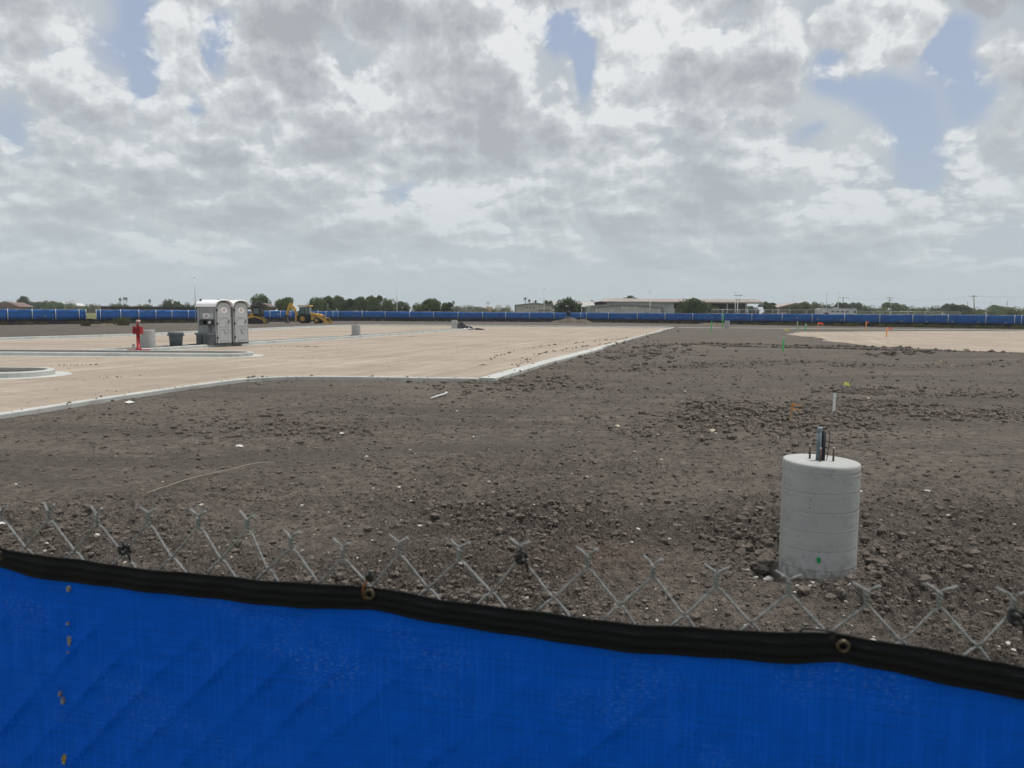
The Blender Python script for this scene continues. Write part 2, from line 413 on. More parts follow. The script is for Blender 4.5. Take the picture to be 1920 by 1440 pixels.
def fabric_material(name, base, worn, dark, hem=False):
    m, N, p, pos = custom(name)
    tc = N.n('ShaderNodeTexCoord').outputs['UV']
    sp = N.n('ShaderNodeSeparateXYZ'); N.put(sp.inputs[0], tc)
    u, v = sp.outputs[0], sp.outputs[1]                                          # metres along the cloth
    wx = N.m('SINE', N.m('MULTIPLY', u, 2*math.pi/.0026)); wy = N.m('SINE', N.m('MULTIPLY', v, 2*math.pi/.0030))
    weave = N.m('MULTIPLY', N.m('MULTIPLY_ADD', wx, .5, .5), N.m('MULTIPLY_ADD', wy, .5, .5))
    st1 = N.noise(N.xyz(N.m('MULTIPLY', u, 6.0), N.m('MULTIPLY', v, 260.0), 0), 1.0, 3, .6, dim='2D')
    st2 = N.noise(N.xyz(N.m('MULTIPLY', u, 320.0), N.m('MULTIPLY', v, 7.0), 0), 1.0, 3, .6, dim='2D')
    big = N.noise(N.xyz(N.m('MULTIPLY', u, 5.0), N.m('MULTIPLY', v, 9.0), 0), 1.0, 6, .62, dim='2D')
    c = N.mix(N.ramp(st1, .35, .75), base, tuple(q*.80 for q in base))
    c = N.mix(N.ramp(st2, .4, .75, 0, .7), c, tuple(min(1, q*1.16+.003) for q in base))
    c = N.mix(N.m('MULTIPLY', weave, .55), c, dark)
    if not hem:
        sc = N.m('MULTIPLY', N.ramp(big, .50, .80), N.ramp(N.noise(N.xyz(N.m('MULTIPLY', u, 150.0), N.m('MULTIPLY', v, 420.0), 0), 1.0, 2, .7, dim='2D'), .50, .78))
        c = N.mix(N.m('MULTIPLY', sc, .55), c, worn)
    N.put(p.inputs['Base Color'], c); p.inputs['Roughness'].default_value = .62 if not hem else .75; p.inputs['Specular IOR Level'].default_value = .07 if not hem else .20
    b = N.n('ShaderNodeBump'); b.inputs['Strength'].default_value = .5; b.inputs['Distance'].default_value = .0012
    N.put(b.inputs['Height'], N.m('ADD', weave, N.m('MULTIPLY', big, 1.5))); N.t.links.new(b.outputs[0], p.inputs['Normal'])
    if not hem:
        nt = m.node_tree; outn = [n for n in nt.nodes if n.type == 'OUTPUT_MATERIAL'][0]
        tr = N.n('ShaderNodeBsdfTranslucent'); N.put(tr.inputs[0], c); mx = N.n('ShaderNodeMixShader'); mx.inputs[0].default_value = .14
        nt.links.new(p.outputs[0], mx.inputs[1]); nt.links.new(tr.outputs[0], mx.inputs[2]); nt.links.new(mx.outputs[0], outn.inputs[0])
    return m

SOIL, CALICHE, FIELD = soil_material(), caliche_material(), field_material()
KERB = concrete_material('kerb_concrete', (.52, .53, .50), (.44, .45, .43))
PIERC = concrete_material('pier_concrete', (.45, .455, .445), (.375, .385, .38), pores=.65, pscale=24.0)
BLUE = fabric_material('blue_mesh_cloth', (.001, .108, .68), (.13, .30, .68), (.0005, .056, .42))
HEM = fabric_material('black_webbing', (.0055, .0070, .0095), (.04, .04, .04), (.002, .0025, .003), hem=True)
FARBLUE = mat('far_blue_cloth', (.024, .110, .34), .7, var=.16, vscale=.9, spec=.1)
BLACK = mat('black_plastic', (.010, .011, .013), .5, var=.2, vscale=30)
SILT = mat('silt_fence_cloth', (.012, .013, .016), .8, var=.3, vscale=.8)
STEEL = mat('galvanised_steel', (.42, .45, .48), .45, .85, var=.18, vscale=40)
GALV = mat('galvanised_tube', (.50, .52, .53), .5, .6, var=.12, vscale=6)

# ================================================================ the setting
from mathutils.geometry import tessellate_polygon
# outlines of the paved parts, in metres (camera at the origin, +Y into the picture)
edge_px = [(-260,812),(-120,792),(0,775),(180,747.5),(330,726),(440,711.5),(510,707),(590,705.6),(700,706.5),(800,708),(899,709.3)]
edge = [gp(*q) for q in edge_px]
edge2 = [gp(899,709.3), gp(1020,676), gp(1115,652.5), gp(1166,638.5), gp(1210,626.5), gp(1262,613.6)]
far_kerb = [gp(-220,645), gp(0,637.6), gp(250,629.5), gp(460,619.5), gp(600,613.0), Vector((-19.5,98.5,0)), Vector((-12,101.5,0)), Vector((4,100.0,0)), Vector((20.2,98.6,0))]
lot = [Vector((-60,edge[0].y*.9,0))] + edge + edge2[1:] + far_kerb[::-1] + [Vector((-75,42,0))]
def inside(poly, x, y):
    r = np.zeros(x.shape, bool); n = len(poly)
    for i in range(n):
        a, b = poly[i], poly[(i+1) % n]
        if a[1] == b[1]: continue
        c = ((a[1] > y) != (b[1] > y)) & (x < (b[0]-a[0])*(y-a[1])/(b[1]-a[1]) + a[0]); r ^= c
    return r
def dist_line(pl, x, y):
    d = np.full(x.shape, 1e9)
    for a, b in zip(pl[:-1], pl[1:]):
        vx, vy = b[0]-a[0], b[1]-a[1]; t = np.clip(((x-a[0])*vx+(y-a[1])*vy)/(vx*vx+vy*vy), 0, 1)
        d = np.minimum(d, np.hypot(x-a[0]-t*vx, y-a[1]-t*vy))
    return d
def sst(x, a, b): t = np.clip((x-a)/(b-a), 0, 1); return t*t*(3-2*t)
sand_px = [(1472,626),(1500,630),(1545,638),(1590,644),(1640,650.5),(1700,652),(1760,656),(1850,659.5),(1960,663),(2200,672),(2500,640),(2300,618),(1950,620.3),(1760,620.6),(1640,621.3),(1540,622.2),(1490,622.6)]
SANDZ = -.06
sand = [gp(a, b, SANDZ) for a, b in sand_px]
PIER = gp(1535, 1072, -.22); PIER.y += .0
rut_px = [[(1220,652),(1330,646),(1480,650),(1640,653),(1800,657),(1990,659)], [(1290,649),(1400,651.5),(1560,655),(1700,659),(1990,664)],
          [(1150,700),(1300,688),(1500,680),(1700,690),(1960,676)], [(1640,668),(1760,660),(1990,650)]]
wind_px = [[(1310,772),(1390,764),(1470,778),(1560,790)], [(1560,757),(1700,768),(1800,778),(1990,775)], [(1580,733),(1700,738),(1980,742)], [(1180,815),(1300,790),(1390,780)]]
def px_of(x, y, z=-.2):
    """approximate photo pixel of ground points (numpy), used to put rough patches where the soil was turned over"""
    M = np.array(CAMR.transposed()); q = M @ np.stack([x, y, np.full_like(x, z-CAMZ)]); return 960+FPX*q[0]/-q[2], 720-FPX*q[1]/-q[2]
def rough_map(x, y):
    px, py = px_of(x, y)
    g = lambda cx, cy, rx, ry: np.exp(-((px-cx)/rx)**2-((py-cy)/ry)**2)
    r = g(1420,785,130,28)+g(1560,800,160,40)*.6+g(1760,770,220,22)*.8+g(1000,960,330,60)*.7+g(1730,1030,170,70)*.8+g(1410,1010,90,70)*1.0
    r = r+g(560,800,160,30)*.6+g(120,990,240,60)*.8+g(820,1150,400,60)*.6+g(960,725,160,14)*.6+g(1180,690,120,14)*.4+g(1680,1100,160,50)*.7
    s = g(700,720,170,16)+g(330,790,200,28)*.9+g(1300,1130,220,60)*.9+g(1450,880,220,50)*.7+g(1750,850,200,50)*.8+g(1350,650,260,30)*.7+g(560,910,200,24)*.5
    return np.clip(r, 0, 1.2), np.clip(s, 0, 1)
def base_height(x, y):
    r = np.hypot(x, y)
    z = -.22 + .10*sst(r, 7, 22) + .07*sst(r, 25, 70)
    z = z + .05*(fbm(x/3.1, y/3.1, 3, 5)-.5)*sst(r, 2, 6)
    dk = np.minimum(dist_line(edge, x, y), dist_line(edge2, x, y))
    z = z*(sst(dk, .0, 3.0)) + (-.075)*(1-sst(dk, .0, 3.0))
    ins = inside(lot, x, y)
    z = np.where(ins, np.minimum(z, -.14), z)
    dsand = dist_line(sand+[sand[0]], x, y); insd = inside(sand, x, y)
    z = np.where(insd, SANDZ-.05*sst(dsand, 0, 1.2), z*sst(dsand, 0, 2.5)+SANDZ*(1-sst(dsand, 0, 2.5)))
    dp = np.hypot(x-PIER.x, y-PIER.y)
    z = z + .03*np.exp(-((dp-.55)/.22)**2)*(np.sin(np.arctan2(y-PIER.y, x-PIER.x)*1.0+2.2)*.6+.4)
    z = z - .10*np.exp(-(((x-PIER.x+.42)/.13)**2+((y-PIER.y+.02)/.16)**2))
    return z, ins | insd
def soil_height(x, y):
    z, flat = base_height(x, y); r = np.hypot(x, y)
    rough, smooth = rough_map(x, y)
    nz = fbm(x/1.7, y/1.7, 3, 21)
    amt = np.clip(.30+1.5*(nz-.42)+.95*rough-.75*smooth, .06, 1.5)
    ds_ = sst(dist_line(sand+[sand[0]], x, y), .3, 2.5)
    for k, w in enumerate(rut_px):
        d = dist_line([gp(a, b, -.1) for a, b in w], x, y); z = z + ds_*(-.09*np.exp(-(d/.22)**2) + .05*np.exp(-((d-.42)/.16)**2)); amt = amt+.35*np.exp(-(d/.6)**2)
    for w in wind_px:
        d = dist_line([gp(a, b, -.2) for a, b in w], x, y); bmp = np.exp(-(d/.5)**2); z = z+.09*bmp*fbm(x/.5, y/.5, 2, 3); amt = amt+.7*bmp
    dp = np.hypot(x-PIER.x, y-PIER.y); amt = amt*(.25+.75*sst(dp, .30, .52))
    far = sst(r, 55, 100); amt = amt*(1-.6*far)
    # each size of lump ends where the grid can no longer carry it; beyond, loose clods take over
    h = .085*clods(x, y, .24, 31, .55)*np.clip(amt-.2, 0, 1.3)*(1-sst(r, 13, 22))
    h = h+.050*clods(x, y, .105, 41, 1.0)*np.clip(amt+.1, .15, 1.3)*(1-sst(r, 8.5, 14))
    h = h+np.where(r < 10, .038*clods(x+.02*fbm(x/.05, y/.05, 2, 6), y, .055, 51, 1.0)*np.clip(amt+.35, .3, 1.2)*(1-sst(r, 6, 9.5)), 0)
    h = h+np.where(r < 7, .016*clods(x, y, .026, 61, 1.0)*(1-sst(r, 4.8, 7)), 0)
    h = h+.06*(fbm(x/.45, y/.45, 3, 71)-.5)*np.clip(amt+.3, 0, 1.4)*(1-.8*sst(r, 14, 26))
    # drag marks of a blade, as fine parallel ridges
    px, py = px_of(x, y); dm = np.exp(-((px-1380)/170)**2-((py-885)/75)**2)+np.exp(-((px-1690)/170)**2-((py-905)/60)**2)*.8
    h = h+.018*dm*np.sin((x*.55+y*.85)/.052+3*fbm(x/.6, y/.6, 2, 9))*(.5+fbm(x/.35, y/.35, 2, 12))
    h = np.where(flat, 0, h)
    return z+h, np.clip(amt, 0, 1.5), flat

def build_soil():
    th = np.radians(np.linspace(-47, 47, 1120)); r = [.3, 1.2, 2.2, 3.0]
    while r[-1] < 10: r.append(r[-1]+.00046*r[-1]**2)
    while r[-1] < 40: r.append(r[-1]+.0009*r[-1]**2)
    while r[-1] < 175: r.append(r[-1]+.0011*r[-1]**2)
    r = np.array(r); R, T = np.meshgrid(r, th, indexing='ij'); x = R*np.sin(T); y = R*np.cos(T)
    z, amt, flat = soil_height(x.ravel(), y.ravel())
    co = np.stack([x.ravel(), y.ravel(), z], 1)
    nr, nc = R.shape; i = np.arange(nr*nc).reshape(nr, nc)
    q = np.stack([i[:-1, :-1], i[:-1, 1:], i[1:, 1:], i[1:, :-1]], -1).reshape(-1, 4)[:, ::-1]
    o = big_mesh('dirt_ground', co, q, mat=SOIL, smooth=False)
    px, py = px_of(x.ravel(), y.ravel())
    rough, smooth = rough_map(x.ravel(), y.ravel())
    tone = np.clip(smooth*.8+.25*(1-np.clip(amt, 0, 1))+.3*sst(R.ravel(), 30, 80), 0, 1)*np.clip(.5+fbm(x.ravel()/1.1, y.ravel()/1.1, 3, 77), 0, 1)
    red = np.exp(-((px-1120)/150)**2-((py-1060)/60)**2)*np.clip(2*fbm(x.ravel()/.4, y.ravel()/.4, 3, 88)-.4, 0, 1)+.35*np.exp(-((px-1000)/100)**2-((py-700)/18)**2)
    for nm, arr in (('tone', tone), ('reddish', red)):
        a = o.data.attributes.new(nm, 'FLOAT', 'POINT'); a.data.foreach_set('value', arr.astype(np.float32))
    structure(o); print('soil verts', len(co)); return o
build_soil()

# wide field to the horizon (lies lower under the building site)
def build_field():
    rr = [0.3, 120, 168, 186, 240, 400, 800, 1400, 2000, 2700]; zz = [-.6, -.6, -.6, -.03, -.03, -.03, -.03, -.03, -.03, -.03]; n = 96
    vs = [(0, 0, -.6)]; fs = []
    for r, z in zip(rr, zz):
        for k in range(n): a = 2*math.pi*k/n; vs.append((r*math.sin(a), r*math.cos(a), z))
    for k in range(n): fs.append((0, 1+(k+1) % n, 1+k))
    for i in range(len(rr)-1):
        for k in range(n): fs.append((1+i*n+k, 1+i*n+(k+1) % n, 1+(i+1)*n+(k+1) % n, 1+(i+1)*n+k))
    m = MB(); m.add(vs, fs); structure(m.build('ground', FIELD))
build_field()

def sheet(name, poly, z, material):
    """flat polygon laid on the ground"""
    tri = tessellate_polygon([[Vector((p[0], p[1], 0)) for p in poly]]); me = bpy.data.meshes.new(name)
    me.from_pydata([(p[0], p[1], z) for p in poly], [], [tuple(t) for t in tri]); me.materials.append(material)
    o = bpy.data.objects.new(name, me); scene.collection.objects.link(o); bm_up(me); return o
def bm_up(me):
    bm = bmesh.new(); bm.from_mesh(me)
    for f in bm.faces:
        f.normal_update()
        if f.normal.z < 0: f.normal_flip()
    bm.to_mesh(me); bm.free()
structure(sheet('gravel_lot', lot, 0.0, CALICHE))
def ragged(poly, n=4, amp=.16, seed=3):
    rg = random.Random(seed); pts = [Vector(p) for p in poly]
    for it in range(n):
        out = []
        for a, b in zip(pts, pts[1:]+pts[:1]):
            d = b-a; mid = (a+b)/2 + Vector((-d.y, d.x, 0))*rg.uniform(-amp, amp)*(1 if d.length < 25 else .1); out += [a, mid]
        pts = out
    return pts
structure(sheet('sand_pad', ragged(sand), SANDZ+.006, CALICHE))

def ribbon(name, pts, w_in, w_out, z0, z1, material, chamfer=.02, jitter=0.0, seed=1):
    """a strip of concrete along a polyline, w_in to its left-hand side and w_out to its right-hand side, from z0 up to z1"""
    pts = [Vector(p) for p in pts]; fine = []
    for a, b in zip(pts[:-1], pts[1:]):
        n = max(1, int((b-a).length/1.5)); fine += [a+(b-a)*k/n for k in range(n)]
    fine.append(pts[-1]); rg = random.Random(seed); vs = []; fs = []
    for i, p in enumerate(fine):
        t = (fine[min(i+1, len(fine)-1)]-fine[max(i-1, 0)]); t.z = 0; t.normalize(); nrm = Vector((-t.y, t.x, 0)); j = rg.uniform(-jitter, jitter)
        for s, z in ((w_in, z0), (w_in, z1-chamfer), (w_in-chamfer, z1), (-(w_out+j)+chamfer, z1+.004), (-(w_out+j), z1-chamfer), (-(w_out+j), z0)):
            q = p+nrm*s; vs.append((q.x, q.y, z))
    for i in range(len(fine)-1):
        for k in range(6): fs.append((i*6+k, i*6+(k+1) % 6, (i+1)*6+(k+1) % 6, (i+1)*6+k))
    fs += [tuple(range(6)), tuple(len(vs)-6+k for k in range(6))]
    m = MB(); m.add(vs, fs); return m.build(name, material)
def smooth_line(pts, n=5):
    pts = [Vector(p) for p in pts]; out = []
    for i in range(len(pts)-1):
        p0, p1, p2, p3 = pts[max(i-1, 0)], pts[i], pts[i+1], pts[min(i+2, len(pts)-1)]
        for k in range(n):
            t = k/n; out.append(.5*((2*p1)+(p2-p0)*t+(2*p0-5*p1+4*p2-p3)*t*t+(3*p1-p0-3*p2+p3)*t**3))
    return out+[pts[-1]]
structure(ribbon('kerb_edge_near', smooth_line(edge), .02, .20, -.4, .012, KERB, .012, .012))
for k, (a, b, w) in enumerate(((edge2[0]+Vector((.0,.0,0)), edge2[1], .46), (edge2[1], edge2[2], .50), (edge2[2], edge2[3], .26), (edge2[3], edge2[5], .24))):
    structure(ribbon('kerb_edge_side', [a, b], .02+.002*k, w, -.4, .012+.002*k, KERB, .012, .02, 4+k))
structure(ribbon('kerb_far', smooth_line(far_kerb), .16, .14, -.3, .15, KERB, .02))
structure(ribbon('gutter_far', [p+Vector((0, 0, 0)) for p in smooth_line(far_kerb)], -.142, .75, -.1, .004, KERB, .002))
structure(ribbon('kerb_edge_back', [Vector((22,103.5,0)), Vector((60,99,0)), Vector((95,92,0))], .1, .9, -.3, -.02, KERB, .02))

ISLES = []
def island(name, poly, gutter=.42, soil_z=.10, w=.17):
    """raised island: kerb ring, concrete gutter pan round it and dark soil inside"""
    poly = [Vector(p) for p in poly]; n = len(poly)
    def off(d):
        o = []
        for i in range(n):
            a, b, c = poly[i-1], poly[i], poly[(i+1) % n]
            t1 = (b-a).normalized(); t2 = (c-b).normalized(); n1 = Vector((t1.y, -t1.x, 0)); n2 = Vector((t2.y, -t2.x, 0))
            m = (n1+n2); m = m/max(.35, m.length_squared/2) if m.length > 1e-4 else n1
            o.append(b+m*d)
        return o
    outer, inner, lip, pan = off(0), off(-w), off(-.03), off(gutter); vs = []; fs = []
    for k in range(n):
        vs += [(outer[k].x, outer[k].y, -.1), (outer[k].x, outer[k].y, .125), (lip[k].x, lip[k].y, .15), (inner[k].x, inner[k].y, .15), (inner[k].x, inner[k].y, -.1)]
    for k in range(n):
        a = k*5; b = ((k+1) % n)*5
        for j in range(4): fs.append((a+j, b+j, b+j+1, a+j+1))
    m = MB(); m.add(vs, fs); structure(m.build(name+'_kerb', KERB))
    vs = []; fs = []
    for k in range(n): vs += [(outer[k].x, outer[k].y, .005), (pan[k].x, pan[k].y, .005), (pan[k].x, pan[k].y, -.05)]
    for k in range(n):
        a = k*3; b = ((k+1) % n)*3; fs += [(a, b, b+1, a+1), (a+1, b+1, b+2, a+2)]
    m = MB(); m.add(vs, fs); structure(m.build(name+'_gutter', KERB))
    s = sheet(name+'_soil', off(-w+.01), soil_z, SOIL); structure(s); ISLES.append(poly)
def arc(cx, cy, r, a0, a1, n=8): return [Vector((cx+r*math.cos(math.radians(a0+(a1-a0)*k/n)), cy+r*math.sin(math.radians(a0+(a1-a0)*k/n)), 0)) for k in range(n+1)]
island('island_near', [Vector((-24,20.1,0))]+arc(-13.75,21.15,1.05,-90,90,12)+[Vector((-24,22.2,0))])
island('island_cross', [Vector((-34,30.4,0)), Vector((-22,30.15,0))]+arc(-11.35,30.95,.92,-90,90,12)+[Vector((-16,32.0,0)), Vector((-34,32.3,0))])
island('island_median', [Vector((-16.35,32.3,0)), Vector((-15.75,34.2,0)), Vector((-13.85,41.5,0)), Vector((-10.45,53.3,0)), Vector((-6.25,72.5,0))]
       + arc(-4.5,82.6,.55,-10,170,6)+[Vector((-7.45,72.8,0)), Vector((-11.65,53.6,0)), Vector((-15.05,41.8,0)), Vector((-17.0,35.2,0)), Vector((-17.7,32.35,0))], gutter=.25)

# clods and crumbs lying loose on the soil: nobody could count them
def rock_shapes(k, seed, flat=.7):
    rg = np.random.default_rng(seed); bm = bmesh.new(); bmesh.ops.create_icosphere(bm, subdivisions=1, radius=1.0)
    v0 = np.array([v.co[:] for v in bm.verts]); f0 = np.array([[v.index for v in f.verts] for f in bm.faces]); bm.free(); out = []
    for i in range(k):
        v = v0*(1+rg.uniform(-.24, .24, (len(v0), 1))); v = v*np.array([1+rg.uniform(-.3, .3), 1+rg.uniform(-.3, .3), flat+rg.uniform(-.15, .2)])
        out.append(v)
    return out, f0
def scatter_stones(name, n, size, rmin, rmax, material, seed, rough_bias=True, grow=.0, flat=.7):
    rg = np.random.default_rng(seed); u = rg.uniform(0, 1, n)
    r = 1/(1/rmin-(1/rmin-1/rmax)*u)*1.0                                            # even density in the picture
    th = np.radians(rg.uniform(-40, 40, n)); x = r*np.sin(th); y = r*np.cos(th)
    z, amt, fl = soil_height(x, y); keep = ~fl
    if rough_bias: keep &= rg.uniform(0, 1.1, n) < np.clip(amt, .38, 1)
    keep &= (np.hypot(x-PIER.x, y-PIER.y) > .36)
    x, y, z, r = x[keep], y[keep], z[keep], r[keep]; m = len(x)
    s = size*(.45+rg.pareto(3.0, m)).clip(.45, 2.6)*(1+grow*r)
    shp, f0 = rock_shapes(12, seed+5, flat); idx = rg.integers(0, 12, m); a = rg.uniform(0, 6.283, m)
    V = np.stack([shp[i] for i in range(12)])[idx]*s[:, None, None]
    c, sn = np.cos(a)[:, None], np.sin(a)[:, None]
    X = V[:, :, 0]*c-V[:, :, 1]*sn+x[:, None]; Y = V[:, :, 0]*sn+V[:, :, 1]*c+y[:, None]; Z = V[:, :, 2]+(z+s*.12)[:, None]
    co = np.stack([X, Y, Z], -1).reshape(-1, 3); nv = V.shape[1]
    tri = (f0[None]+(np.arange(m)*nv)[:, None, None]).reshape(-1, 3)
    o = big_mesh(name, co, tris=tri, mat=material, smooth=False); o['kind'] = 'stuff'; print(name, m); return o
def clod_rows(name, label):
    rg = np.random.default_rng(77); X = []; Y = []; S = []
    for w, n, sd, sz in [(rut_px[0], 900, .30, .050), (rut_px[1], 900, .30, .050), (rut_px[2], 700, .5, .030), (rut_px[3], 400, .3, .05), (wind_px[0], 900, .42, .030), (wind_px[1], 1100, .42, .028), (wind_px[2], 800, .5, .028), (wind_px[3], 500, .5, .022)]:
        q = smooth_line([gp(a, b, -.12) for a, b in w], 12); k = rg.integers(0, len(q)-1, n); t = rg.uniform(0, 1, n); px_ = np.array([p.x for p in q]); py_ = np.array([p.y for p in q])
        X.append(px_[k]*(1-t)+px_[k+1]*t+rg.normal(0, sd, n)); Y.append(py_[k]*(1-t)+py_[k+1]*t+rg.normal(0, sd, n)); S.append(sz*(.5+rg.pareto(3.0, n)).clip(.5, 2.6))
    for cx, cy, rx, ry, n, sz in [(1420,785,120,26,700,.028), (1560,805,150,34,500,.022), (1400,1020,80,60,420,.017), (1690,1050,160,70,800,.016), (1000,965,320,50,1100,.015), (110,990,230,50,700,.014), (960,726,150,12,500,.030), (560,800,150,24,500,.022), (1190,665,110,22,500,.05), (820,1130,380,50,800,.012), (1437,1042,14,26,70,.028), (1640,1075,22,20,60,.02), (700,880,520,90,2200,.010), (1400,870,420,80,1500,.011), (1100,760,620,50,1900,.015), (1300,690,500,30,1200,.022), (350,800,330,40,1100,.013)]:
        a = rg.normal(0, .6, n)*rx+cx; b = rg.normal(0, .6, n)*ry+cy; g = [gp(p, q_, -.18) for p, q_ in zip(a, b)]; X.append(np.array([p.x for p in g])); Y.append(np.array([p.y for p in g])); S.append(sz*(.5+rg.pareto(2.6, n)).clip(.5, 3.0))
    x = np.concatenate(X); y = np.concatenate(Y); s = np.concatenate(S); z, amt, fl = soil_height(x, y); ok = ~fl & (np.hypot(x-PIER.x, y-PIER.y) > .37); x, y, z, s = x[ok], y[ok], z[ok], s[ok]; m = len(x)
    shp, f0 = rock_shapes(12, 15, .8); a = rg.uniform(0, 6.283, m); V = np.stack(shp)[rg.integers(0, 12, m)]*s[:, None, None]; c, sn = np.cos(a)[:, None], np.sin(a)[:, None]
    co = np.stack([V[:, :, 0]*c-V[:, :, 1]*sn+x[:, None], V[:, :, 0]*sn+V[:, :, 1]*c+y[:, None], V[:, :, 2]+(z+s*.18)[:, None]], -1)
    o = big_mesh(name, co.reshape(-1, 3), tris=(f0[None]+(np.arange(m)*V.shape[1])[:, None, None]).reshape(-1, 3), mat=CRUMB, smooth=False); o['kind'] = 'stuff'; tag(o, label, 'soil clods')
CRUMB = mat('soil_crumb', (.142, .124, .107), .95, var=.45, vscale=18, bump=.6, bscale=70, spec=.1)
clod_rows('clod_windrows', 'rows and patches of larger turned-over clods along ruts in the soil')
PALE = mat('pale_pebble', (.46, .44, .39), .85, var=.3, vscale=12, spec=.2)
tag(scatter_stones('dirt_clods', 66000, .0080, 3.6, 36, CRUMB, 3, grow=.045, flat=.8), 'loose grey-brown clods and crumbs strewn over the bare soil', 'soil clods')
tag(scatter_stones('pebbles', 620, .0075, 3.6, 40, PALE, 8, rough_bias=False, grow=.055, flat=.55), 'tiny pale pebbles and shell bits flecking the dark soil', 'pebbles')

# crumbs of dark soil that wheels have carried over the gravel, in two bent tracks
def track_crumbs():
    rg = np.random.default_rng(4); P = []
    for line in ([(905,686),(925,672),(960,660),(1030,648),(1100,642),(1180,634)], [(960,690),(985,676),(1020,662),(1080,652),(1150,643)], [(520,651),(560,650.5),(600,650)], [(100,685),(180,684)], [(200,708),(240,706.5)], [(560,672),(640,671),(760,668)], [(750,632),(775,631)]):
        q = smooth_line([gp(a, b) for a, b in line], 10)
        for k in range(55 if len(line) > 3 else 26):
            i = rg.integers(0, len(q)-1); c = q[i]+(q[i+1]-q[i])*rg.uniform(); P.append((c.x+rg.normal(0, .10), c.y+rg.normal(0, .22)))
    for k in range(240):
        a, b = rg.uniform(-100, 1150), rg.uniform(628, 760); c = gp(a, b)
        if inside(lot, np.array([c.x]), np.array([c.y]))[0] and not any(inside(i, np.array([c.x]), np.array([c.y]))[0] for i in ISLES): P.append((c.x, c.y))
    P = np.array(P); m = len(P); shp, f0 = rock_shapes(8, 3, .6); s = rg.uniform(.010, .032, m)*(.4+P[:, 1]/40)*np.where(np.arange(m) > m-230, .6, np.where(np.arange(m) < 110, 1.5, 1.0))
    V = np.stack(shp)[rg.integers(0, 8, m)]*s[:, None, None]; V[:, :, 0] += P[:, 0, None]; V[:, :, 1] += P[:, 1, None]; V[:, :, 2] += .3*s[:, None]+.002
    o = big_mesh('soil_crumbs', V.reshape(-1, 3), tris=(f0[None]+(np.arange(m)*V.shape[1])[:, None, None]).reshape(-1, 3), mat=mat('track_soil', (.15, .12, .095), .95, var=.3, vscale=3), smooth=False); o['kind'] = 'stuff'
    tag(o, 'dark soil crumbs dropped in wheel tracks across the pale gravel lot', 'soil crumbs')
track_crumbs()
def spill():
    rg = np.random.default_rng(21); P = []
    for line, n in ((smooth_line(edge), 110), (edge2, 150)):
        for k in range(n):
            i = rg.integers(0, len(line)-1); a, b = Vector(line[i]), Vector(line[i+1]); d = (b-a); q = a+d*rg.uniform(); d.normalize(); nr = Vector((d.y, -d.x, 0)); off = abs(rg.normal(0, .22)); w = .2 if line is not edge2 else .45; off = w+.06-off if rg.uniform() < .75 else off
            P.append((q.x+nr.x*off, q.y+nr.y*off, .012 if off < w else -.03, (.008+.0004*q.y)*(.5+rg.pareto(3.0)) ))
    P = np.array(P); m = len(P); shp, f0 = rock_shapes(8, 31, .6); V = np.stack(shp)[rg.integers(0, 8, m)]*np.minimum(P[:, 3], .06)[:, None, None]; V[:, :, 0] += P[:, 0, None]; V[:, :, 1] += P[:, 1, None]; V[:, :, 2] += P[:, 2, None]+.004
    o = big_mesh('spilled_soil', V.reshape(-1, 3), tris=(f0[None]+(np.arange(m)*V.shape[1])[:, None, None]).reshape(-1, 3), mat=CRUMB, smooth=False); o['kind'] = 'stuff'; tag(o, 'crumbs of soil spilled over the edge kerb of the gravel lot', 'soil crumbs')
spill()

# ================================================================ the chain-link fence and its blue screen, an arm's length from the camera
def cam_point(px, py, depth): return Vector((0, 0, CAMZ)) + ray(px, py)*depth
D0 = 1.05
Pa, Pb = cam_point(3, 972, D0), cam_point(1905, 1152, D0*.7276)
ZT = (Pa.z+Pb.z)/2
Fdir = Vector((Pb.x-Pa.x, Pb.y-Pa.y, 0)); TW = Fdir.length/17; Fdir.normalize()
Fnor = Vector((Fdir.y, -Fdir.x, 0))                      # towards the camera
if Fnor.dot(Vector((0, -1, 0))) < 0: Fnor = -Fnor
FO = Vector((Pa.x, Pa.y, 0))
ZTa, ZTb = Pa.z, Pb.z
def ftop(u): return ZTa+(ZTb-ZTa)*u/(17*TW)
def fpt(u, z, off=0.0): return FO+Fdir*u+Fnor*off+Vector((0, 0, z))
def fence_hit(px, py, off=0.0):
    r = ray(px, py); o = Vector((0, 0, CAMZ)); t = (FO+Fnor*off-o).dot(Fnor)/r.dot(Fnor); q = o+r*t
    return (q-FO).dot(Fdir), q.z
GROUNDZ = -.24
print('fence', Pa, Pb, TW)
